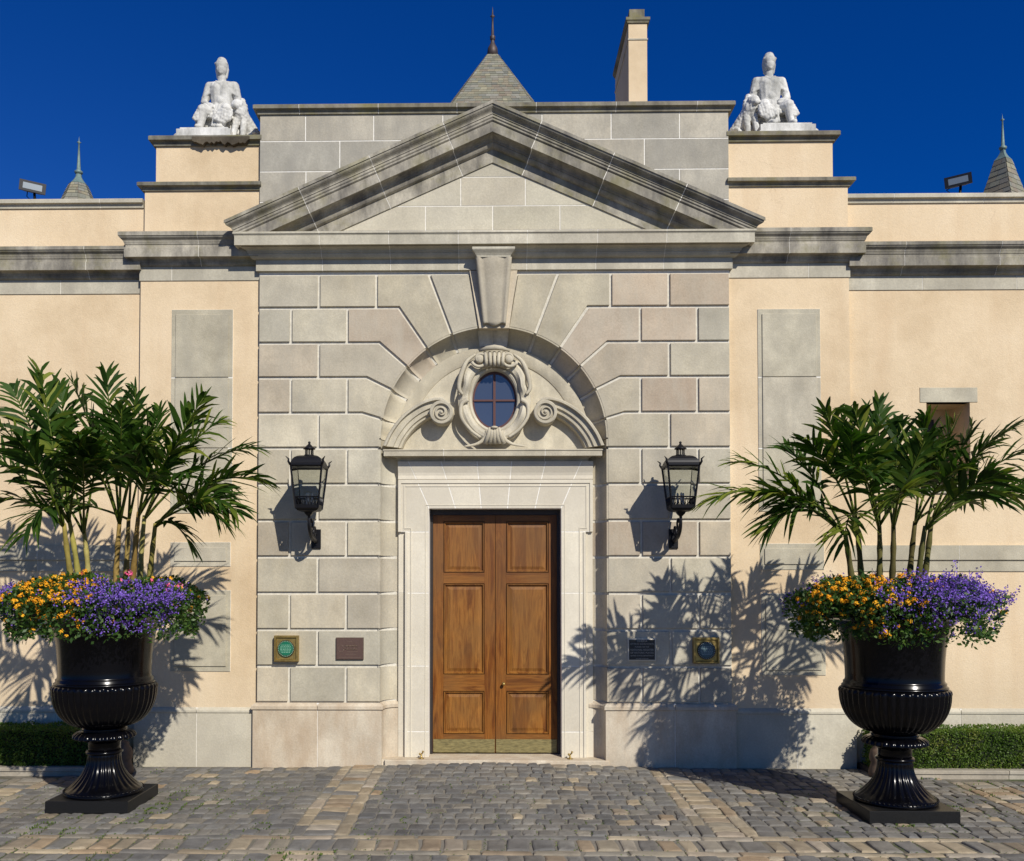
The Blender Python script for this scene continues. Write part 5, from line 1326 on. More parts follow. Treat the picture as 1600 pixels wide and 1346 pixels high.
# ================================================================== STATUES
FUSED = {}
def statue(px, py, sgn, label):
    """seated armoured figure with a lion at its knee; sgn +1: lion on the right-hand side"""
    Y = .30; k = (Y+D)/D*S; kz = k*1.17; b = W(px, py, Y); base = Vector((b.x, Y, z2c))
    t_ = thing('statue', label, 'statue', base, 'marble statues on the parapet')
    def P3(x, y, z): return base+Vector((x*k*1.04, y*k*.82, z*kz))
    def cap(mb, p, q, r0, r1, n=4):
        p, q = P3(*p), P3(*q); r0 *= k*1.1; r1 *= k*1.1
        mb.sphere(tuple(p), r0, 10, 6); mb.sphere(tuple(q), r1, 10, 6); mb.tube([tuple(p), tuple(q)], [r0, r1], 10)
    def blob(mb, c, r, s=(1,1,1)): mb.sphere(tuple(P3(*c)), r*k*1.1, 14, 10, s)
    def fuse(mb, name, mat, vox, parent=t_, disp=0.):
        if name in FUSED:        # the second statue mirrors the first
            me = FUSED[name].copy()
            for v in me.vertices: v.co.x = -v.co.x
            me.flip_normals(); return link(name, me, parent)
        o = mb.build(name, mat, parent, off=base)
        md = o.modifiers.new('r', 'REMESH'); md.mode = 'VOXEL'; md.voxel_size = vox; md.use_smooth_shade = True
        s_ = o.modifiers.new('s', 'SMOOTH'); s_.factor = .5; s_.iterations = 2
        me = bpy.data.meshes.new_from_object(o.evaluated_get(bpy.context.evaluated_depsgraph_get()))
        if disp:
            for v in me.vertices: v.co += v.normal*(disp*noise.noise(v.co*42+base)*1.3)
        FUSED[name] = me; o.modifiers.clear(); old = o.data; o.data = me; bpy.data.meshes.remove(old); return o
    s = sgn
    fg = MB()
    cap(fg, (-5, 6, 46), (-4, 5, 60), 13, 11.5); cap(fg, (5, 6, 46), (4, 5, 60), 13, 11.5); cap(fg, (-4, 5, 60), (-5, 4, 78), 11.5, 12.5); cap(fg, (4, 5, 60), (5, 4, 78), 11.5, 12.5); cap(fg, (-9, 4, 83), (9, 4, 83), 10, 10); cap(fg, (-16, 5, 86), (16, 5, 86), 7, 7)
    blob(fg, (-6, -4.2, 80), 6.6); blob(fg, (6, -4.2, 80), 6.6); blob(fg, (0, -2.5, 63), 8)
    cap(fg, (0, 4, 90), (0, 2, 101), 6.5, 5.8); blob(fg, (0, 1, 107.5), 8.8, (.92, 1.05, 1.22)); blob(fg, (0, -8.6, 107.5), 2.0, (.75, 1, 1.9)); blob(fg, (0, -5.6, 101.5), 3); blob(fg, (-3.6, -8.0, 111.8), 1.5, (1.6, .8, .6)); blob(fg, (3.6, -8.0, 111.8), 1.5, (1.6, .8, .6)); blob(fg, (0, -8.0, 102.2), 1.3, (2.2, .8, .6))
    # arms
    cap(fg, (-19*s, 5, 86), (-27*s, 3, 63), 7, 5.2); cap(fg, (-27*s, 3, 63), (-17*s, -12, 54), 5, 3.8); blob(fg, (-14*s, -15, 53), 4.6, (1.2, 1, .8))
    for f_ in range(4): cap(fg, (-13*s+f_*1.7*s-2*s, -17, 53), (-11*s+f_*1.8*s-2*s, -20, 49), 1.3, 1.0, 2)
    cap(fg, (19*s, 5, 86), (26*s, 4, 63), 7, 5.2); cap(fg, (26*s, 4, 63), (33*s, -8, 60), 5, 3.8); blob(fg, (35*s, -11, 60), 4.6, (1, 1.2, .8))
    for f_ in range(4): cap(fg, (33*s+f_*1.7*s, -14, 60), (34*s+f_*1.8*s, -17, 56), 1.3, 1.0, 2)
    for q in (-1, 1):
        for f_ in range(5): cap(fg, (q*(14+f_*2.2), -1-f_*.3+2, 84-f_*1.3), (q*(17+f_*2.2), -3, 74-f_), 2.0, 1.5)     # shoulder straps
    cap(fg, (-7, -5, 90), (0, -9, 85), 1.5, 1.5); cap(fg, (7, -5, 90), (0, -9, 85), 1.5, 1.5); cap(fg, (-12, -6, 55), (12, -6, 55), 2.2, 2.2)
    for f_ in range(7): cap(fg, (-12+4*f_, -9-3*(1-((f_-3)/3)**2), 54), (-15+5*f_, -15-5*(1-((f_-3)/3)**2), 44), 2.1, 1.7)   # skirt straps
    # legs
    cap(fg, (-9*s, 2, 44), (-22*s, -24, 43), 11, 8.5, 6); cap(fg, (-22*s, -24, 42), (-26*s, -25, 20), 7.6, 5, 6); cap(fg, (-26*s, -25, 19), (-28*s, -36, 17.5), 5, 3.4)
    cap(fg, (9*s, 2, 44), (14*s, -26, 43), 11, 8.5, 6); cap(fg, (14*s, -26, 42), (5*s, -24, 20), 7.6, 5, 6); cap(fg, (5*s, -25, 19), (3*s, -36, 17.5), 5, 3.4)
    fuse(fg, 'figure', M_MARB, .0065, disp=.0015)
    # helmet
    hm = MB(); blob(hm, (0, 3, 113), 9.6, (.98, 1.15, 1.15)); cap(hm, (-7.5, 4, 109), (-6.5, 4, 98), 3, 2); cap(hm, (7.5, 4, 109), (6.5, 4, 98), 3, 2); cap(hm, (0, 8, 108), (0, 10, 97), 5, 4); blob(hm, (0, 3, 120), 7.2, (1, 1.1, .75)); cap(hm, (-8.5, -3, 115), (0, -9.5, 115.5), 1.8, 1.8); cap(hm, (8.5, -3, 115), (0, -9.5, 115.5), 1.8, 1.8); cap(hm, (0, -6, 121), (0, 10, 119), 2, 2)
    fuse(hm, 'helmet', M_MARB, .006)
    # skirt, cloak and seat
    dr = MB(); rr = random.Random(3)
    for i in range(9):
        u = -1+i/4; cap(dr, (u*17, -3-8*(1-u*u), 50), (u*21, -17-5*(1-u*u), 37+rr.uniform(-3, 2)), 3.4, 3.0, 3)
    cap(dr, (-16, 12, 30), (16, 12, 30), 17, 17, 6); cap(dr, (-20, 14, 12), (20, 14, 12), 12, 12, 6)
    for i in range(7): x_ = -24+i*8; cap(dr, (x_, 3, 44), (x_*1.12, -6, 17), 4.2, 4.5, 4)
    cap(dr, (-20*s, -18, 50), (-31*s, -14, 20), 5, 6, 6); cap(dr, (-31*s, -12, 44), (-33*s, -10, 18), 4, 6, 5)
    for i in range(5): cap(dr, (-4+i*3, -22, 38), (-7+i*4, -25, 22-i), 3.2, 2.6, 3)
    for i in range(6):
        u = -1+i/2.5; cap(dr, (14*s+u*9, -34+4*abs(u), 44-3*abs(u)), (9*s+u*11, -31, 24+5*abs(u)), 2.3, 3.0)
        cap(dr, (-23*s+u*6, -31+3*abs(u), 44-2*abs(u)), (-30*s+u*5, -29, 27+4*abs(u)), 2.0, 2.4)
    cap(dr, (-20, -14, 47), (0, -20, 41), 3.5, 3); cap(dr, (0, -20, 41), (20, -16, 47), 3, 3.5)
    fuse(dr, 'drapery', M_MARB, .0065, disp=.005)
    # lion seated at the knee
    ln = MB()
    cap(ln, (48*s, 12, 16), (36*s, -2, 34), 13, 12, 6); cap(ln, (36*s, -2, 34), (31*s, -14, 44), 12, 11); blob(ln, (29*s, -20, 50), 9); blob(ln, (28*s, -27, 47), 5, (1, 1.2, .9)); blob(ln, (28*s, -30, 46), 2.4)
    for i in range(16):
        a = i*2*math.pi/16; blob(ln, (30*s+10.5*math.cos(a), -14, 48+10.5*math.sin(a)), 3.6)
        blob(ln, (31*s+9*math.cos(a+.3), -8, 42+11*math.sin(a+.3)), 3.8)
    cap(ln, (27*s, -14, 34), (24*s, -22, 8), 5.5, 3.8, 5); cap(ln, (38*s, -12, 34), (38*s, -22, 8), 5.5, 3.8, 5); cap(ln, (24*s, -22, 5), (23*s, -30, 4), 4, 3.2); cap(ln, (38*s, -22, 5), (38*s, -30, 4), 4, 3.2)
    cap(ln, (50*s, 4, 18), (46*s, -12, 8), 8, 5); cap(ln, (46*s, -12, 5), (47*s, -22, 4), 4, 3.2)
    cap(ln, (57*s, 16, 10), (61*s, 2, 8), 3, 2.4); cap(ln, (61*s, 2, 8), (56*s, -14, 12), 2.4, 2.2); blob(ln, (55*s, -17, 14), 3.4)
    blob(ln, (23*s, -17, 57), 2.6); blob(ln, (36*s, -17, 57), 2.6)
    fuse(ln, 'lion', M_MARB, .0062, disp=.004)
    # plinth and trophy end
    pl0 = MB(); a, b2 = P3(-57*s, -44, 0), P3(24*s, 30, 0)
    x0, x1 = min(a.x, b2.x), max(a.x, b2.x); pl0.box((x0, a.y, z2c), (x1, b2.y, z2c+11.5*kz)); pl0.box((x0+.03, a.y+.02, z2c+11.6*kz), (x1-.03, b2.y, z2c+14.5*kz)); pl0.box((x0-.012, a.y-.012, z2c), (x1+.012, b2.y, z2c+.02))
    pl0.build('plinth', M_MARB, t_, off=base)
    tp = MB()
    for i in range(5): blob(tp, (-(58+i*3)*s, -30+i*3, 5+2*math.sin(i*2)), 5.2-.5*i, (1, 1, .85))
    cap(tp, (-(66)*s, -28, 3), (-(46)*s, -30, 3), 3, 3, 6)
    fuse(tp, 'carved_base', M_MARB, .008, disp=.008)
statue(345.5, 208, 1, 'white marble seated figure in a helmet on the left parapet, lion at its side')
statue(1203, 203, -1, 'white marble seated figure in a helmet on the right parapet, lion at its side')


# ================================================================== URNS
def urn(cx, cy, bh, label):
    t_ = thing('garden_urn', label, 'urn', (cx, cy, 0), 'black urns flanking the door')
    def at(v): return (cx+v[0], cy+v[1], v[2])
    mb = MB(); o_ = len(mb.v)
    def sq(h, z): return [(cx-h, cy-h, z), (cx+h, cy-h, z), (cx+h, cy+h, z), (cx-h, cy+h, z)]
    lv = [(bh, 0.0), (bh, .088), (bh-.004, .092)]
    for h, z in lv: mb.v += sq(h, z)
    for l in range(2):
        for k in range(4): k2 = (k+1) % 4; mb.face([l*4+k, l*4+k2, (l+1)*4+k2, (l+1)*4+k])
    mb.face([8, 9, 10, 11]); mb.build('square_base', M_GRAN, t_)
    # fluted foot
    foot = [(.300, .092), (.306, .10), (.306, .118), (.296, .128), (.292, .133)]
    nfl = 26
    body = []
    for i in range(17):
        t = i/16; z = .135+(.405-.135)*t; r = .126+.160*(1-t)**2.3+.004; body.append((r, z))
    prof = foot+body+[(.128, .408), (.142, .415), (.145, .428), (.136, .436), (.128, .44)]
    lo = len(foot)
    def fl_(i, a):
        if lo <= i < lo+17:
            t = (i-lo)/16; amp = .055*min(1, t*8)*min(1, (1-t)*9+.05); return 1 - amp*(1-abs(math.sin(a*nfl/2)))*1.0
        return 1
    MB().lathe(prof, (cx, cy, 0), nfl*6, fl=fl_).build('foot', M_BLK, t_)
    bd = MB()
    for k in range(56): a = 2*math.pi*k/56; bd.sphere((cx+.300*math.cos(a), cy+.300*math.sin(a), .122), .012, 6, 4, (1, 1, .8))
    bd.build('bead_ring', M_BLK, t_)
    # neck and knop with gadroons
    neck = [(.126, .44), (.124, .46), (.126, .50), (.14, .515), (.20, .530), (.235, .537), (.246, .545)]
    kn = [(.246, .548), (.242, .565), (.225, .582), (.20, .592)]
    pr = neck+kn+[(.175, .596), (.17, .606), (.18, .612), (.165, .622), (.16, .64)]
    def flk(i, a):
        if i in (5,6,7,8,9): return 1-.07*(1-abs(math.sin(a*13)))
        return 1
    MB().lathe(pr, (cx, cy, 0), 156, fl=flk).build('knop', M_BLK, t_)
    # gadrooned bowl
    bw = [(.16, .63)]
    for i in range(15):
        t = i/14; an = t*math.pi/2; bw.append((.175+.232*math.sin(an), .635+(.93-.635)*(1-math.cos(an))))
    top = [(.411, .945), (.408, .960), (.396, .972), (.385, .978)]
    def flb(i, a):
        if i == 0: return 1
        if i <= 17:
            return 1-.045*min(1, i/5)*(1-abs(math.sin(a*21)))**1.2
        return 1
    MB().lathe(bw+top, (cx, cy, 0), 42*5, fl=flb).build('bowl', M_BLK, t_)
    # body with flared lip
    by = [(.385, .978), (.388, .990), (.378, .998), (.372, 1.003), (.374, 1.02), (.362, 1.03), (.358, 1.045), (.359, 1.10), (.364, 1.20), (.373, 1.30), (.388, 1.385), (.412, 1.45), (.455, 1.50), (.52, 1.522), (.575, 1.528), (.585, 1.54), (.578, 1.555), (.56, 1.560), (.44, 1.545), (.38, 1.50)]
    MB().lathe(by, (cx, cy, 0), 72).build('body', M_BLK, t_)
    MB().lathe([(.40, 1.49), (.25, 1.53), (.0001, 1.56)], (cx, cy, 0), 32).build('soil', M_SOIL, t_)
    return t_
UL = (-3.165, -1.50); UR = (3.145, -1.70)
urn(UL[0], UL[1], .325, 'tall glossy black fluted urn on square base, left of the door')
urn(UR[0], UR[1], .335, 'tall glossy black fluted urn on square base, right of the door')


# ================================================================== FLOWERS IN THE URNS
def leafquad(mb, p, d, n, L_, w_, rnd):
    s_ = d.cross(n).normalized()*w_/2; mb.add([p, p+d*L_*.5+s_, p+d*L_, p+d*L_*.5-s_], [(0,1,2,3)], rnd=rnd)
def rdir(rr): 
    while 1:
        v = Vector((rr.uniform(-1,1), rr.uniform(-1,1), rr.uniform(-1,1)))
        if .1 < v.length < 1: return v.normalized()
def bedpoint(c, a, rr, rmax=.77, shell=None):
    """a point in the overhanging ring of planting at azimuth a"""
    q = rr.uniform(.25, 1)**.6 if shell is None else shell
    r = rmax*q*(.97+.17*noise.noise(Vector((math.cos(a)*3.3+c[0], math.sin(a)*3.3, 0))))
    top = 1.715+.10*math.sin(q*2.6)-.10*max(0, q-.6)/.4+.05*noise.noise(Vector((math.cos(a)*4, math.sin(a)*4, q*3+c[0])))
    bot = 1.58 if q < .72 else 1.58-.22*math.sin(min(1, (q-.72)/.2)*math.pi/2)+.24*max(0, (q-.9)/.1)
    return r, bot, top
def planting(c, seed, zones, label_side):
    rr = random.Random(seed); things = {}
    for z in zones:
        t_ = thing(z['name'], z['label'], z['cat'], (c[0], c[1], 1.55), z.get('group')); lf = MB(); fl1 = MB()
        for i in range(z['leaves']):
            a = math.radians(rr.uniform(*z['az'])); r, b, t = bedpoint(c, a, rr)
            zz = rr.uniform(b-.03, t+.02) if rr.random() < .5 else (t-rr.random()**2*.05 if rr.random() < .55 else b+rr.random()**2*.06)
            lump = .035*noise.noise(Vector((r*math.cos(a)*9+seed, r*math.sin(a)*9, zz*9)))
            p = Vector((c[0]+(r+lump)*math.cos(a), c[1]+(r+lump)*math.sin(a), zz+lump))
            d = (Vector((math.cos(a), math.sin(a), .25))*.5+rdir(rr)).normalized(); leafquad(lf, p, d, rdir(rr), rr.uniform(.03, .052), rr.uniform(.016, .028), rr.random())
        lf.build('foliage', M_BED, t_)
        for i in range(z['flowers']):
            a = math.radians(rr.uniform(*z['az'])+rr.gauss(0, 9)); r, b, t = bedpoint(c, a, rr, shell=rr.uniform(*z.get('shell', (.5, 1.03))))
            outer = rr.random() < .6
            zz = rr.uniform(b+.02, t+.01) if outer else t+rr.uniform(-.01, .035)
            if outer: r = r+.02
            p = Vector((c[0]+r*math.cos(a), c[1]+r*math.sin(a), zz))
            if z['kind'] == 'lantana':
                if rr.random() < .15: continue
                R_ = rr.choice((.010, .015, .019, .022, .025)); ax = (Vector((math.cos(a)*.6, math.sin(a)*.6, .8))+rdir(rr)*.4).normalized(); tone = rr.random()*.6
                for q in range(int(10+R_*900)):
                    v = rdir(rr)
                    if v.dot(ax) < -.1: v = -v
                    leafquad(fl1, p+v*R_*rr.uniform(.75, 1.05), v.cross(rdir(rr)).normalized(), v, rr.uniform(.010, .016), rr.uniform(.009, .014), min(1, tone+rr.random()*.4))
            elif z['kind'] == 'spike':
                h = rr.uniform(.02, .07); dv = (Vector((math.cos(a)*.6, math.sin(a)*.6, .9))+rdir(rr)*.4).normalized()
                for q in range(rr.randint(5, 10)):
                    v = rdir(rr); leafquad(fl1, p+dv*h*rr.random()+v*.010, v, rdir(rr), rr.uniform(.012, .020), rr.uniform(.010, .016), rr.random())
            else:
                R_ = rr.uniform(.022, .032)
                for q in range(22): v = rdir(rr); leafquad(fl1, p+Vector((0,0,.04))+v*R_*.8, v.cross(rdir(rr)).normalized(), v, .022, .020, rr.random())
                lf2 = None
        for st_ in z.get('tall', []):
            a = math.radians(st_[0]); p = Vector((c[0]+st_[1]*math.cos(a), c[1]+st_[1]*math.sin(a), 1.80))
            for q in range(26):
                v = rdir(rr); leafquad(fl1, p+Vector((0, 0, st_[2]*(.45+.55*q/26)))+v*.013, v, rdir(rr), .018, .014, rr.random())
            fl1.tube([tuple(p-Vector((0,0,.1))), tuple(p+Vector((0,0,st_[2]*.5)))], .002, 4)
        fl1.build('blossoms', {'lantana': M_ORG, 'spike': M_PURP, 'pink': M_PINK}[z['kind']], t_, 'stuff')
# azimuth: 270 = towards the camera, 180 = left, 0 = right
planting(UL, 21, [
  dict(name='lantana_plant', label='mound of yellow orange lantana at the front left of the left urn', cat='flowers', az=(212, 283), leaves=3400, flowers=300, shell=(.45, 1.03), kind='lantana'),
  dict(name='purple_flowers', label='mass of small purple flowers hanging over the front of the left urn', cat='flowers', az=(280, 338), leaves=2200, flowers=520, kind='spike', shell=(.72, 1.04)),
  dict(name='purple_flowers', label='purple flower spikes at the far left edge of the left urn', cat='flowers', az=(172, 218), leaves=1900, flowers=300, kind='spike', shell=(.86, 1.06)),
  dict(name='lantana_plant', label='green trailing lantana with few yellow heads at the right of the left urn', cat='flowers', az=(338, 400), leaves=2800, flowers=40, kind='lantana'),
  dict(name='pink_flowers', label='a few pink blossoms among the palm stems of the left urn', cat='flowers', az=(40, 172), leaves=2200, flowers=7, kind='pink')], 'left')
planting(UR, 37, [
  dict(name='lantana_plant', label='orange lantana across the front left of the right urn', cat='flowers', az=(182, 268), leaves=4200, flowers=270, shell=(.5, 1.03), kind='lantana'),
  dict(name='purple_flowers', label='mass of purple flowers over the front right of the right urn', cat='flowers', az=(252, 328), leaves=2500, flowers=700, kind='spike', shell=(.6, 1.05), tall=[(318, .45, .17), (335, .6, .1)]),
  dict(name='purple_flowers', label='dark trailing foliage with purple tips at the left of the right urn', cat='flowers', az=(132, 184), leaves=2600, flowers=70, kind='spike'),
  dict(name='lantana_plant', label='small yellow lantana sprig at the far right of the right urn', cat='flowers', az=(-28, 40), leaves=1900, flowers=40, kind='lantana'),
  dict(name='purple_flowers', label='purple flowers behind the palm stems of the right urn', cat='flowers', az=(40, 132), leaves=2000, flowers=160, kind='spike')], 'right')
pk = MB(); rr = random.Random(2)
pkt = thing('pink_flowers', 'bright pink blossoms along the top right of the left urn planting', 'flowers', (UL[0], UL[1], 1.7))
for (px_, py_, dy) in ((201, 896, -.25), (262, 915, -.2), (281, 917, -.1), (187, 909, -.3), (152, 910, -.2), (113, 912, -.15), (236, 909, -.2), (260, 925, -.3), (118, 905, -.1)):
    p = W(px_, py_, UL[1]+dy); Rr = rr.uniform(.020, .034)
    for q in range(26): v = rdir(rr); leafquad(pk, p+v*Rr*.8, v.cross(rdir(rr)).normalized(), v, .020, .018, rr.random())
    pk.tube([tuple(p-Vector((0,0,.1))), tuple(p)], .003, 4)
pk.build('blossoms', M_PINK, pkt, 'stuff')


# ================================================================== PALMS
def frond_mesh(base, tip, arch, rr, L_=.34, n=24, stem=.22, tone=0.):
    """pinnate frond from base to tip, in world coordinates"""
    mb = MB(); B, T = Vector(base), Vector(tip); dist = (T-B).length
    mid = B.lerp(T, .52)+Vector((0, 0, 1))*arch*dist; side = (T-B).cross(Vector((0, 0, 1)))
    if side.length < .05: side = Vector((1, 0, 0))
    side.normalize()
    twist = rr.uniform(-.6, .6)
    def pos(t): return (1-t)**2*B+2*t*(1-t)*mid+t*t*T
    def tan(t): return (2*(1-t)*(mid-B)+2*t*(T-mid)).normalized()
    pts = [pos(i/9) for i in range(10)]
    mb.tube([tuple(p) for p in pts], [.011*(1-i/9*.8)+.001 for i in range(10)], 5, rnd=.75)
    for i in range(n):
        t = stem+(1-stem)*(i+.3)/n; p = pos(t); tg = tan(t); s2 = (side-tg*side.dot(tg)).normalized(); up = s2.cross(tg)
        if up.z < 0: up = -up
        s2 = (s2*math.cos(twist)+up*math.sin(twist)); up = s2.cross(tg)
        if up.z < 0: up = -up
        u = (t-stem)/(1-stem); ll = L_*(.45+.75*math.sin(math.pi*min(1, .12+u*.80)))*rr.uniform(.85, 1.1)*(1-.35*u)
        an = math.radians(50-30*u)
        for sg in (-1, 1):
            a2 = an+rr.uniform(-.22, .22); lift = rr.uniform(-.05, .6)
            d = (tg*math.cos(a2)+s2*sg*math.sin(a2)+up*lift).normalized(); wv = (tg*math.sin(a2)-s2*sg*math.cos(a2)).normalized()
            wv = (wv+up*rr.uniform(-.5, .5)).normalized()
            w_ = .043*rr.uniform(.7, 1.15)*(1-.25*u); droop = rr.uniform(.12, .6); g_ = Vector((0, 0, -1)); o = len(mb.v)
            for (q, ww) in ((0, .35), (.30, 1.), (.66, .8), (.9, .35), (1., .04)):
                c = p+d*ll*q+g_*ll*droop*q*q; mb.v.append(tuple(c-wv*w_*ww/2)); mb.v.append(tuple(c+wv*w_*ww/2))
            rv = min(1, max(0, rr.gauss(.34, .24)+tone+(.35 if rr.random() < .05 else 0)))
            for q in range(4): mb.face([o+2*q, o+2*q+1, o+2*q+3, o+2*q+2], True, rv)
    return mb
def palm(label, stems, fronds, Y, seed, tmat, extra=6):
    """stems: (base px, top px, dy); fronds: (stem index, tip px, depth of the tip, arch, tone)"""
    rr = random.Random(seed); b0 = W(stems[0][0][0], stems[0][0][1], Y)
    t_ = thing('palm', label, 'palm', (b0.x, Y, 1.55), 'palms in the urns'); tops_ = []
    for (bp, tp_, dy) in stems:
        a = W(bp[0], bp[1], Y+dy); a.z -= .12; b = W(tp_[0], tp_[1], Y+dy*1.6); tops_.append(b)
        m = a.lerp(b, .5)+Vector((rr.uniform(-.02, .02), 0, 0)); n = 9
        pts = [(1-i/n)**2*a+2*(i/n)*(1-i/n)*m+(i/n)**2*b for i in range(n+1)]
        MB().tube([tuple(p) for p in pts], [.0245-.008*i/n+(.004 if i in (3, 6) else 0) for i in range(n+1)], 9).build('stem', tmat, t_)
        for q in range(3):   # leaf sheaths fanning from the stem top
            pass
    for (si, tip, dy, arch, tone) in fronds:
        b = tops_[si]-Vector((0, 0, .03)); T = W(tip[0], tip[1], Y+dy)
        dist = (T-b).length
        frond_mesh(b, T, arch, rr, L_=.36 if dist > .5 else .24, n=19 if dist > .6 else 13, stem=.36 if dist > .7 else .22, tone=tone).build('frond', M_PALM, t_)
    for q in range(extra):
        b = rr.choice(tops_); a = rr.uniform(0, 6.28); el = rr.uniform(.15, 1.15); l_ = rr.uniform(.62, .88)
        T = b+Vector((math.cos(a)*math.cos(el), math.sin(a)*math.cos(el)*.8, math.sin(el)))*l_
        frond_mesh(b, T, rr.uniform(.05, .22), rr, L_=.34, n=18, stem=.32, tone=rr.uniform(-.1, .0)).build('frond', M_PALM, t_)
YLp, YRp = UL[1], UR[1]
palm('palm with two leaning pale stems at the far left of the left urn', [((116, 905), (100, 818), -.1), ((126, 905), (108, 812), .05)],
  [(0,(62,578),-.1,.10,.12),(0,(15,602),.2,.14,0),(1,(-30,640),-.2,.20,.0),(0,(-45,700),-.5,.25,-.05),(0,(-25,790),-.35,.42,0),(1,(38,838),-.6,.50,.0),(1,(95,600),.35,.08,0),(0,(30,690),-.75,.2,-.05),(1,(130,680),-.7,.2,.05)], YLp, 1, M_TRUNK_L, 1)
palm('palm with one thin stem between leaning and middle stems of the left urn', [((139, 905), (131, 830), .15)],
  [(0,(95,660),.4,.12,0),(0,(165,655),.2,.1,0),(0,(130,720),-.5,.2,0),(0,(60,760),.3,.35,-.1)], YLp, 2, M_TRUNK_L, 0)
palm('palm of dark foliage on the golden middle stem of the left urn', [((181, 905), (187, 815), 0), ((196, 905), (201, 812), .18)],
  [(0,(112,594),.05,.12,-.02),(0,(165,582),.1,.08,.02),(1,(212,606),.1,.08,0),(0,(120,690),-.6,.25,-.05),(1,(240,660),.3,.15,0),(0,(190,640),-.5,.12,.1),(0,(228,690),-.6,.25,.05)], YLp, 3, M_TRUNK_L, 2)
palm('palm with thick pale stems at the right of the left urn, fronds over the panel', [((207, 905), (217, 800), -.12), ((219, 905), (226, 806), .1), ((232, 905), (243, 818), -.02)],
  [(0,(345,658),-.1,.20,.42),(1,(318,622),-.05,.14,.28),(2,(412,752),-.05,.34,.18),(2,(372,800),-.35,.40,.12),(1,(398,700),.15,.26,.08),(2,(300,858),-.15,.55,.0),(0,(250,640),.3,.1,0),(2,(345,812),-.6,.38,.05),(1,(300,740),-.75,.2,.08),(0,(280,690),-.5,.15,.15),(2,(350,760),.4,.3,-.05),(0,(235,740),-.8,.15,0)], YLp, 4, M_TRUNK_L, 1)
palm('palm at the left of the right urn with fronds reaching towards the lantern', [((1334, 905), (1320, 830), -.05), ((1347, 905), (1338, 812), .12)],
  [(0,(1103,785),.0,.36,.5),(0,(1142,722),0,.28,.42),(1,(1195,832),.0,.5,.1),(1,(1290,643),.05,.12,.25),(0,(1185,775),-.12,.38,.15),(0,(1225,700),.3,.22,0),(1,(1318,850),-.25,.5,.35),(0,(1215,800),.2,.42,-.05),(1,(1262,690),-.1,.2,.1),(1,(1330,680),-.3,.1,0)], YRp, 5, M_TRUNK_D, 1)
palm('palm with two straight dark stems at the centre of the right urn', [((1373, 905), (1374, 822), .05), ((1392, 905), (1396, 820), -.1)],
  [(0,(1318,662),.1,.1,.05),(0,(1372,628),.15,.06,-.02),(1,(1404,662),.1,.08,0),(1,(1412,772),-.85,.25,.38),(0,(1340,730),-.7,.2,.05),(1,(1445,690),-.5,.14,.1),(0,(1335,640),-.3,.1,.15),(1,(1370,720),.6,.2,-.1)], YRp, 6, M_TRUNK_D, 2)
palm('palm with leaning stems at the right of the right urn, fronds out of frame', [((1419, 905), (1430, 815), .1), ((1433, 905), (1446, 822), -.1), ((1441, 905), (1456, 808), .02)],
  [(0,(1447,652),.15,.06,.22),(1,(1492,655),-.1,.08,.35),(2,(1520,668),.2,.1,.15),(2,(1585,668),.1,.2,0),(2,(1625,702),-.2,.24,0),(1,(1630,762),-.3,.24,.0),(2,(1610,778),.1,.26,.08),(1,(1560,742),-.7,.2,.08),(0,(1500,730),-.7,.15,.05),(2,(1550,690),-.4,.16,.05),(0,(1470,700),.5,.1,-.1)], YRp, 7, M_TRUNK_D, 1)


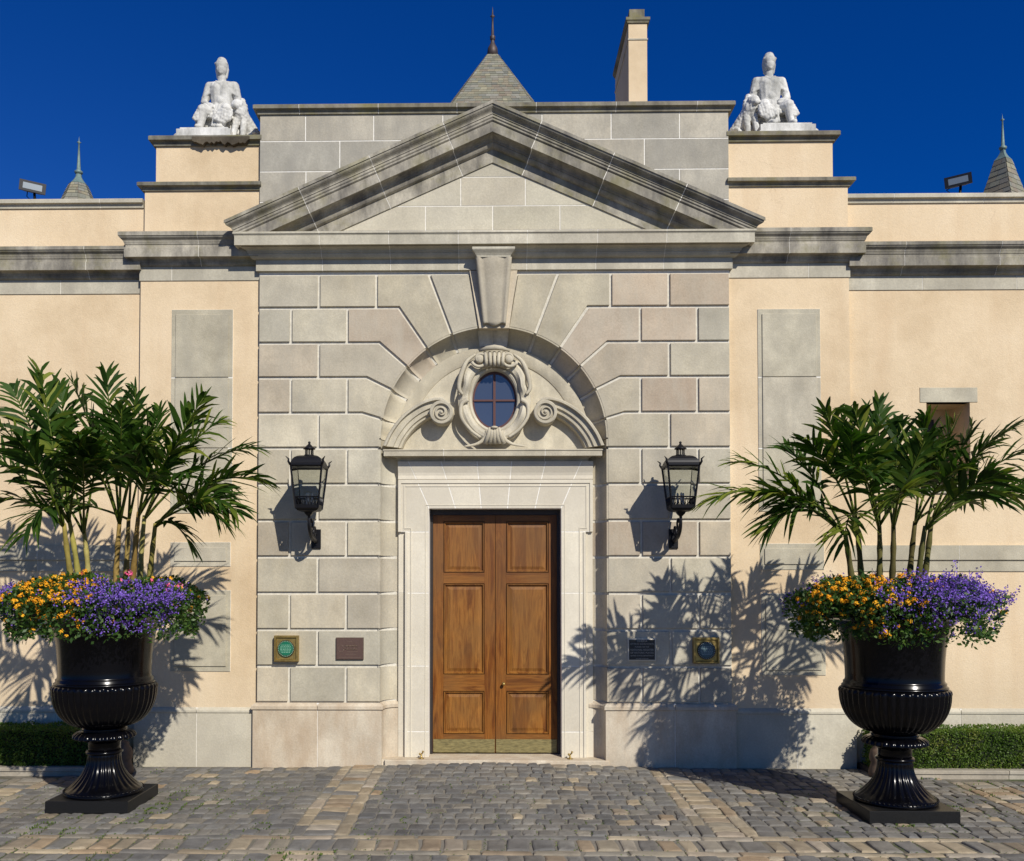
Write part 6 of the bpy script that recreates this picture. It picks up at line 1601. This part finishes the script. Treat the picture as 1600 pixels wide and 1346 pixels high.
# ================================================================== HEDGES, KERBS, GUARD STONES
def hedge(x0, x1, label, seed):
    rr = random.Random(seed); y0, y1, z0, z1 = -.34, .02, .04, .42
    t_ = thing('box_hedge', label, 'hedge', ((x0+x1)/2, (y0+y1)/2, .04), 'clipped hedges by the wings')
    MB().box((x0+.03, y0+.03, z0), (x1-.03, y1, z1-.03)).build('dark_core', M_HEDGEC, t_)  # solid dark box filling the hedge behind the leaf layer
    mb = MB(); A = (x1-x0)
    for i in range(int(A*7600)):
        q = rr.random()
        if q < .62: p = Vector((rr.uniform(x0, x1), y0+rr.random()**2*.035, rr.uniform(z0, z1))); nn_ = Vector((0, -1, 0))
        elif q < .92: p = Vector((rr.uniform(x0, x1), rr.uniform(y0, y1), z1-rr.random()**2*.03)); nn_ = Vector((0, 0, 1))
        else: p = Vector((x0 if (x0 > 0) else x1, rr.uniform(y0, y1), rr.uniform(z0, z1)))+Vector((rr.uniform(-.02, .02), 0, 0)); nn_ = Vector((-1 if x0 > 0 else 1, 0, 0))
        b = noise.noise(p*7)*.022; p += nn_*b; br_ = .5+.9*noise.noise(p*5+Vector((seed, 0, 0)))
        d = (nn_*.7+rdir(rr)).normalized(); leafquad(mb, p, d, rdir(rr), rr.uniform(.016, .028), rr.uniform(.010, .017), min(1, max(0, br_*.6+rr.random()*.4)))
    mb.build('leaves', M_HEDGE, t_)
hedge(-6.6, -3.60, 'clipped green box hedge behind the left urn', 4); hedge(3.60, 6.8, 'clipped green box hedge behind the right urn', 9)
for x0, x1, lab in ((-6.9, -3.55, 'low stone kerb edging the left hedge'), (3.55, 7.1, 'low stone kerb edging the right hedge')):
    t_ = thing('kerb', lab, 'kerb', ((x0+x1)/2, -.42, 0), 'kerbs along the hedges')
    n = 3; L_ = (x1-x0)/n
    for i in range(n):
        a, b = x0+L_*i+.003, x0+L_*(i+1)-.003
        sweep_plan([(a, -.40), (b, -.40)], [(-.08, .072), (.028, .072), (.034, .066), (.034, .040), (.030, .036), (.022, .034), (.022, -.02), (-.08, -.02)]).build('kerb_stone', M_KERB, t_, fixn=True)
    MB().box((x0, -.33, -.02), (x1, .1, .045)).build('bed_soil', M_SOIL, t_)
for x_, lab in ((-3.49, 'small round headed guard stone behind the left urn foot'), (3.60, 'small round headed guard stone behind the right urn foot')):
    c = (x_, -.30, 0)
    o = MB().lathe([(.09, -.02), (.095, .04), (.08, .08), (.07, .12), (.085, .15), (.085, .19), (.07, .24), (.05, .26), (.052, .28), (.035, .30), (.0, .31)], (0, 0, 0), 20).build('guard_stone', M_TERRA, None, off=(0,0,0))
    o.location = c; tag(o, lab, 'bollard', 'guard stones')
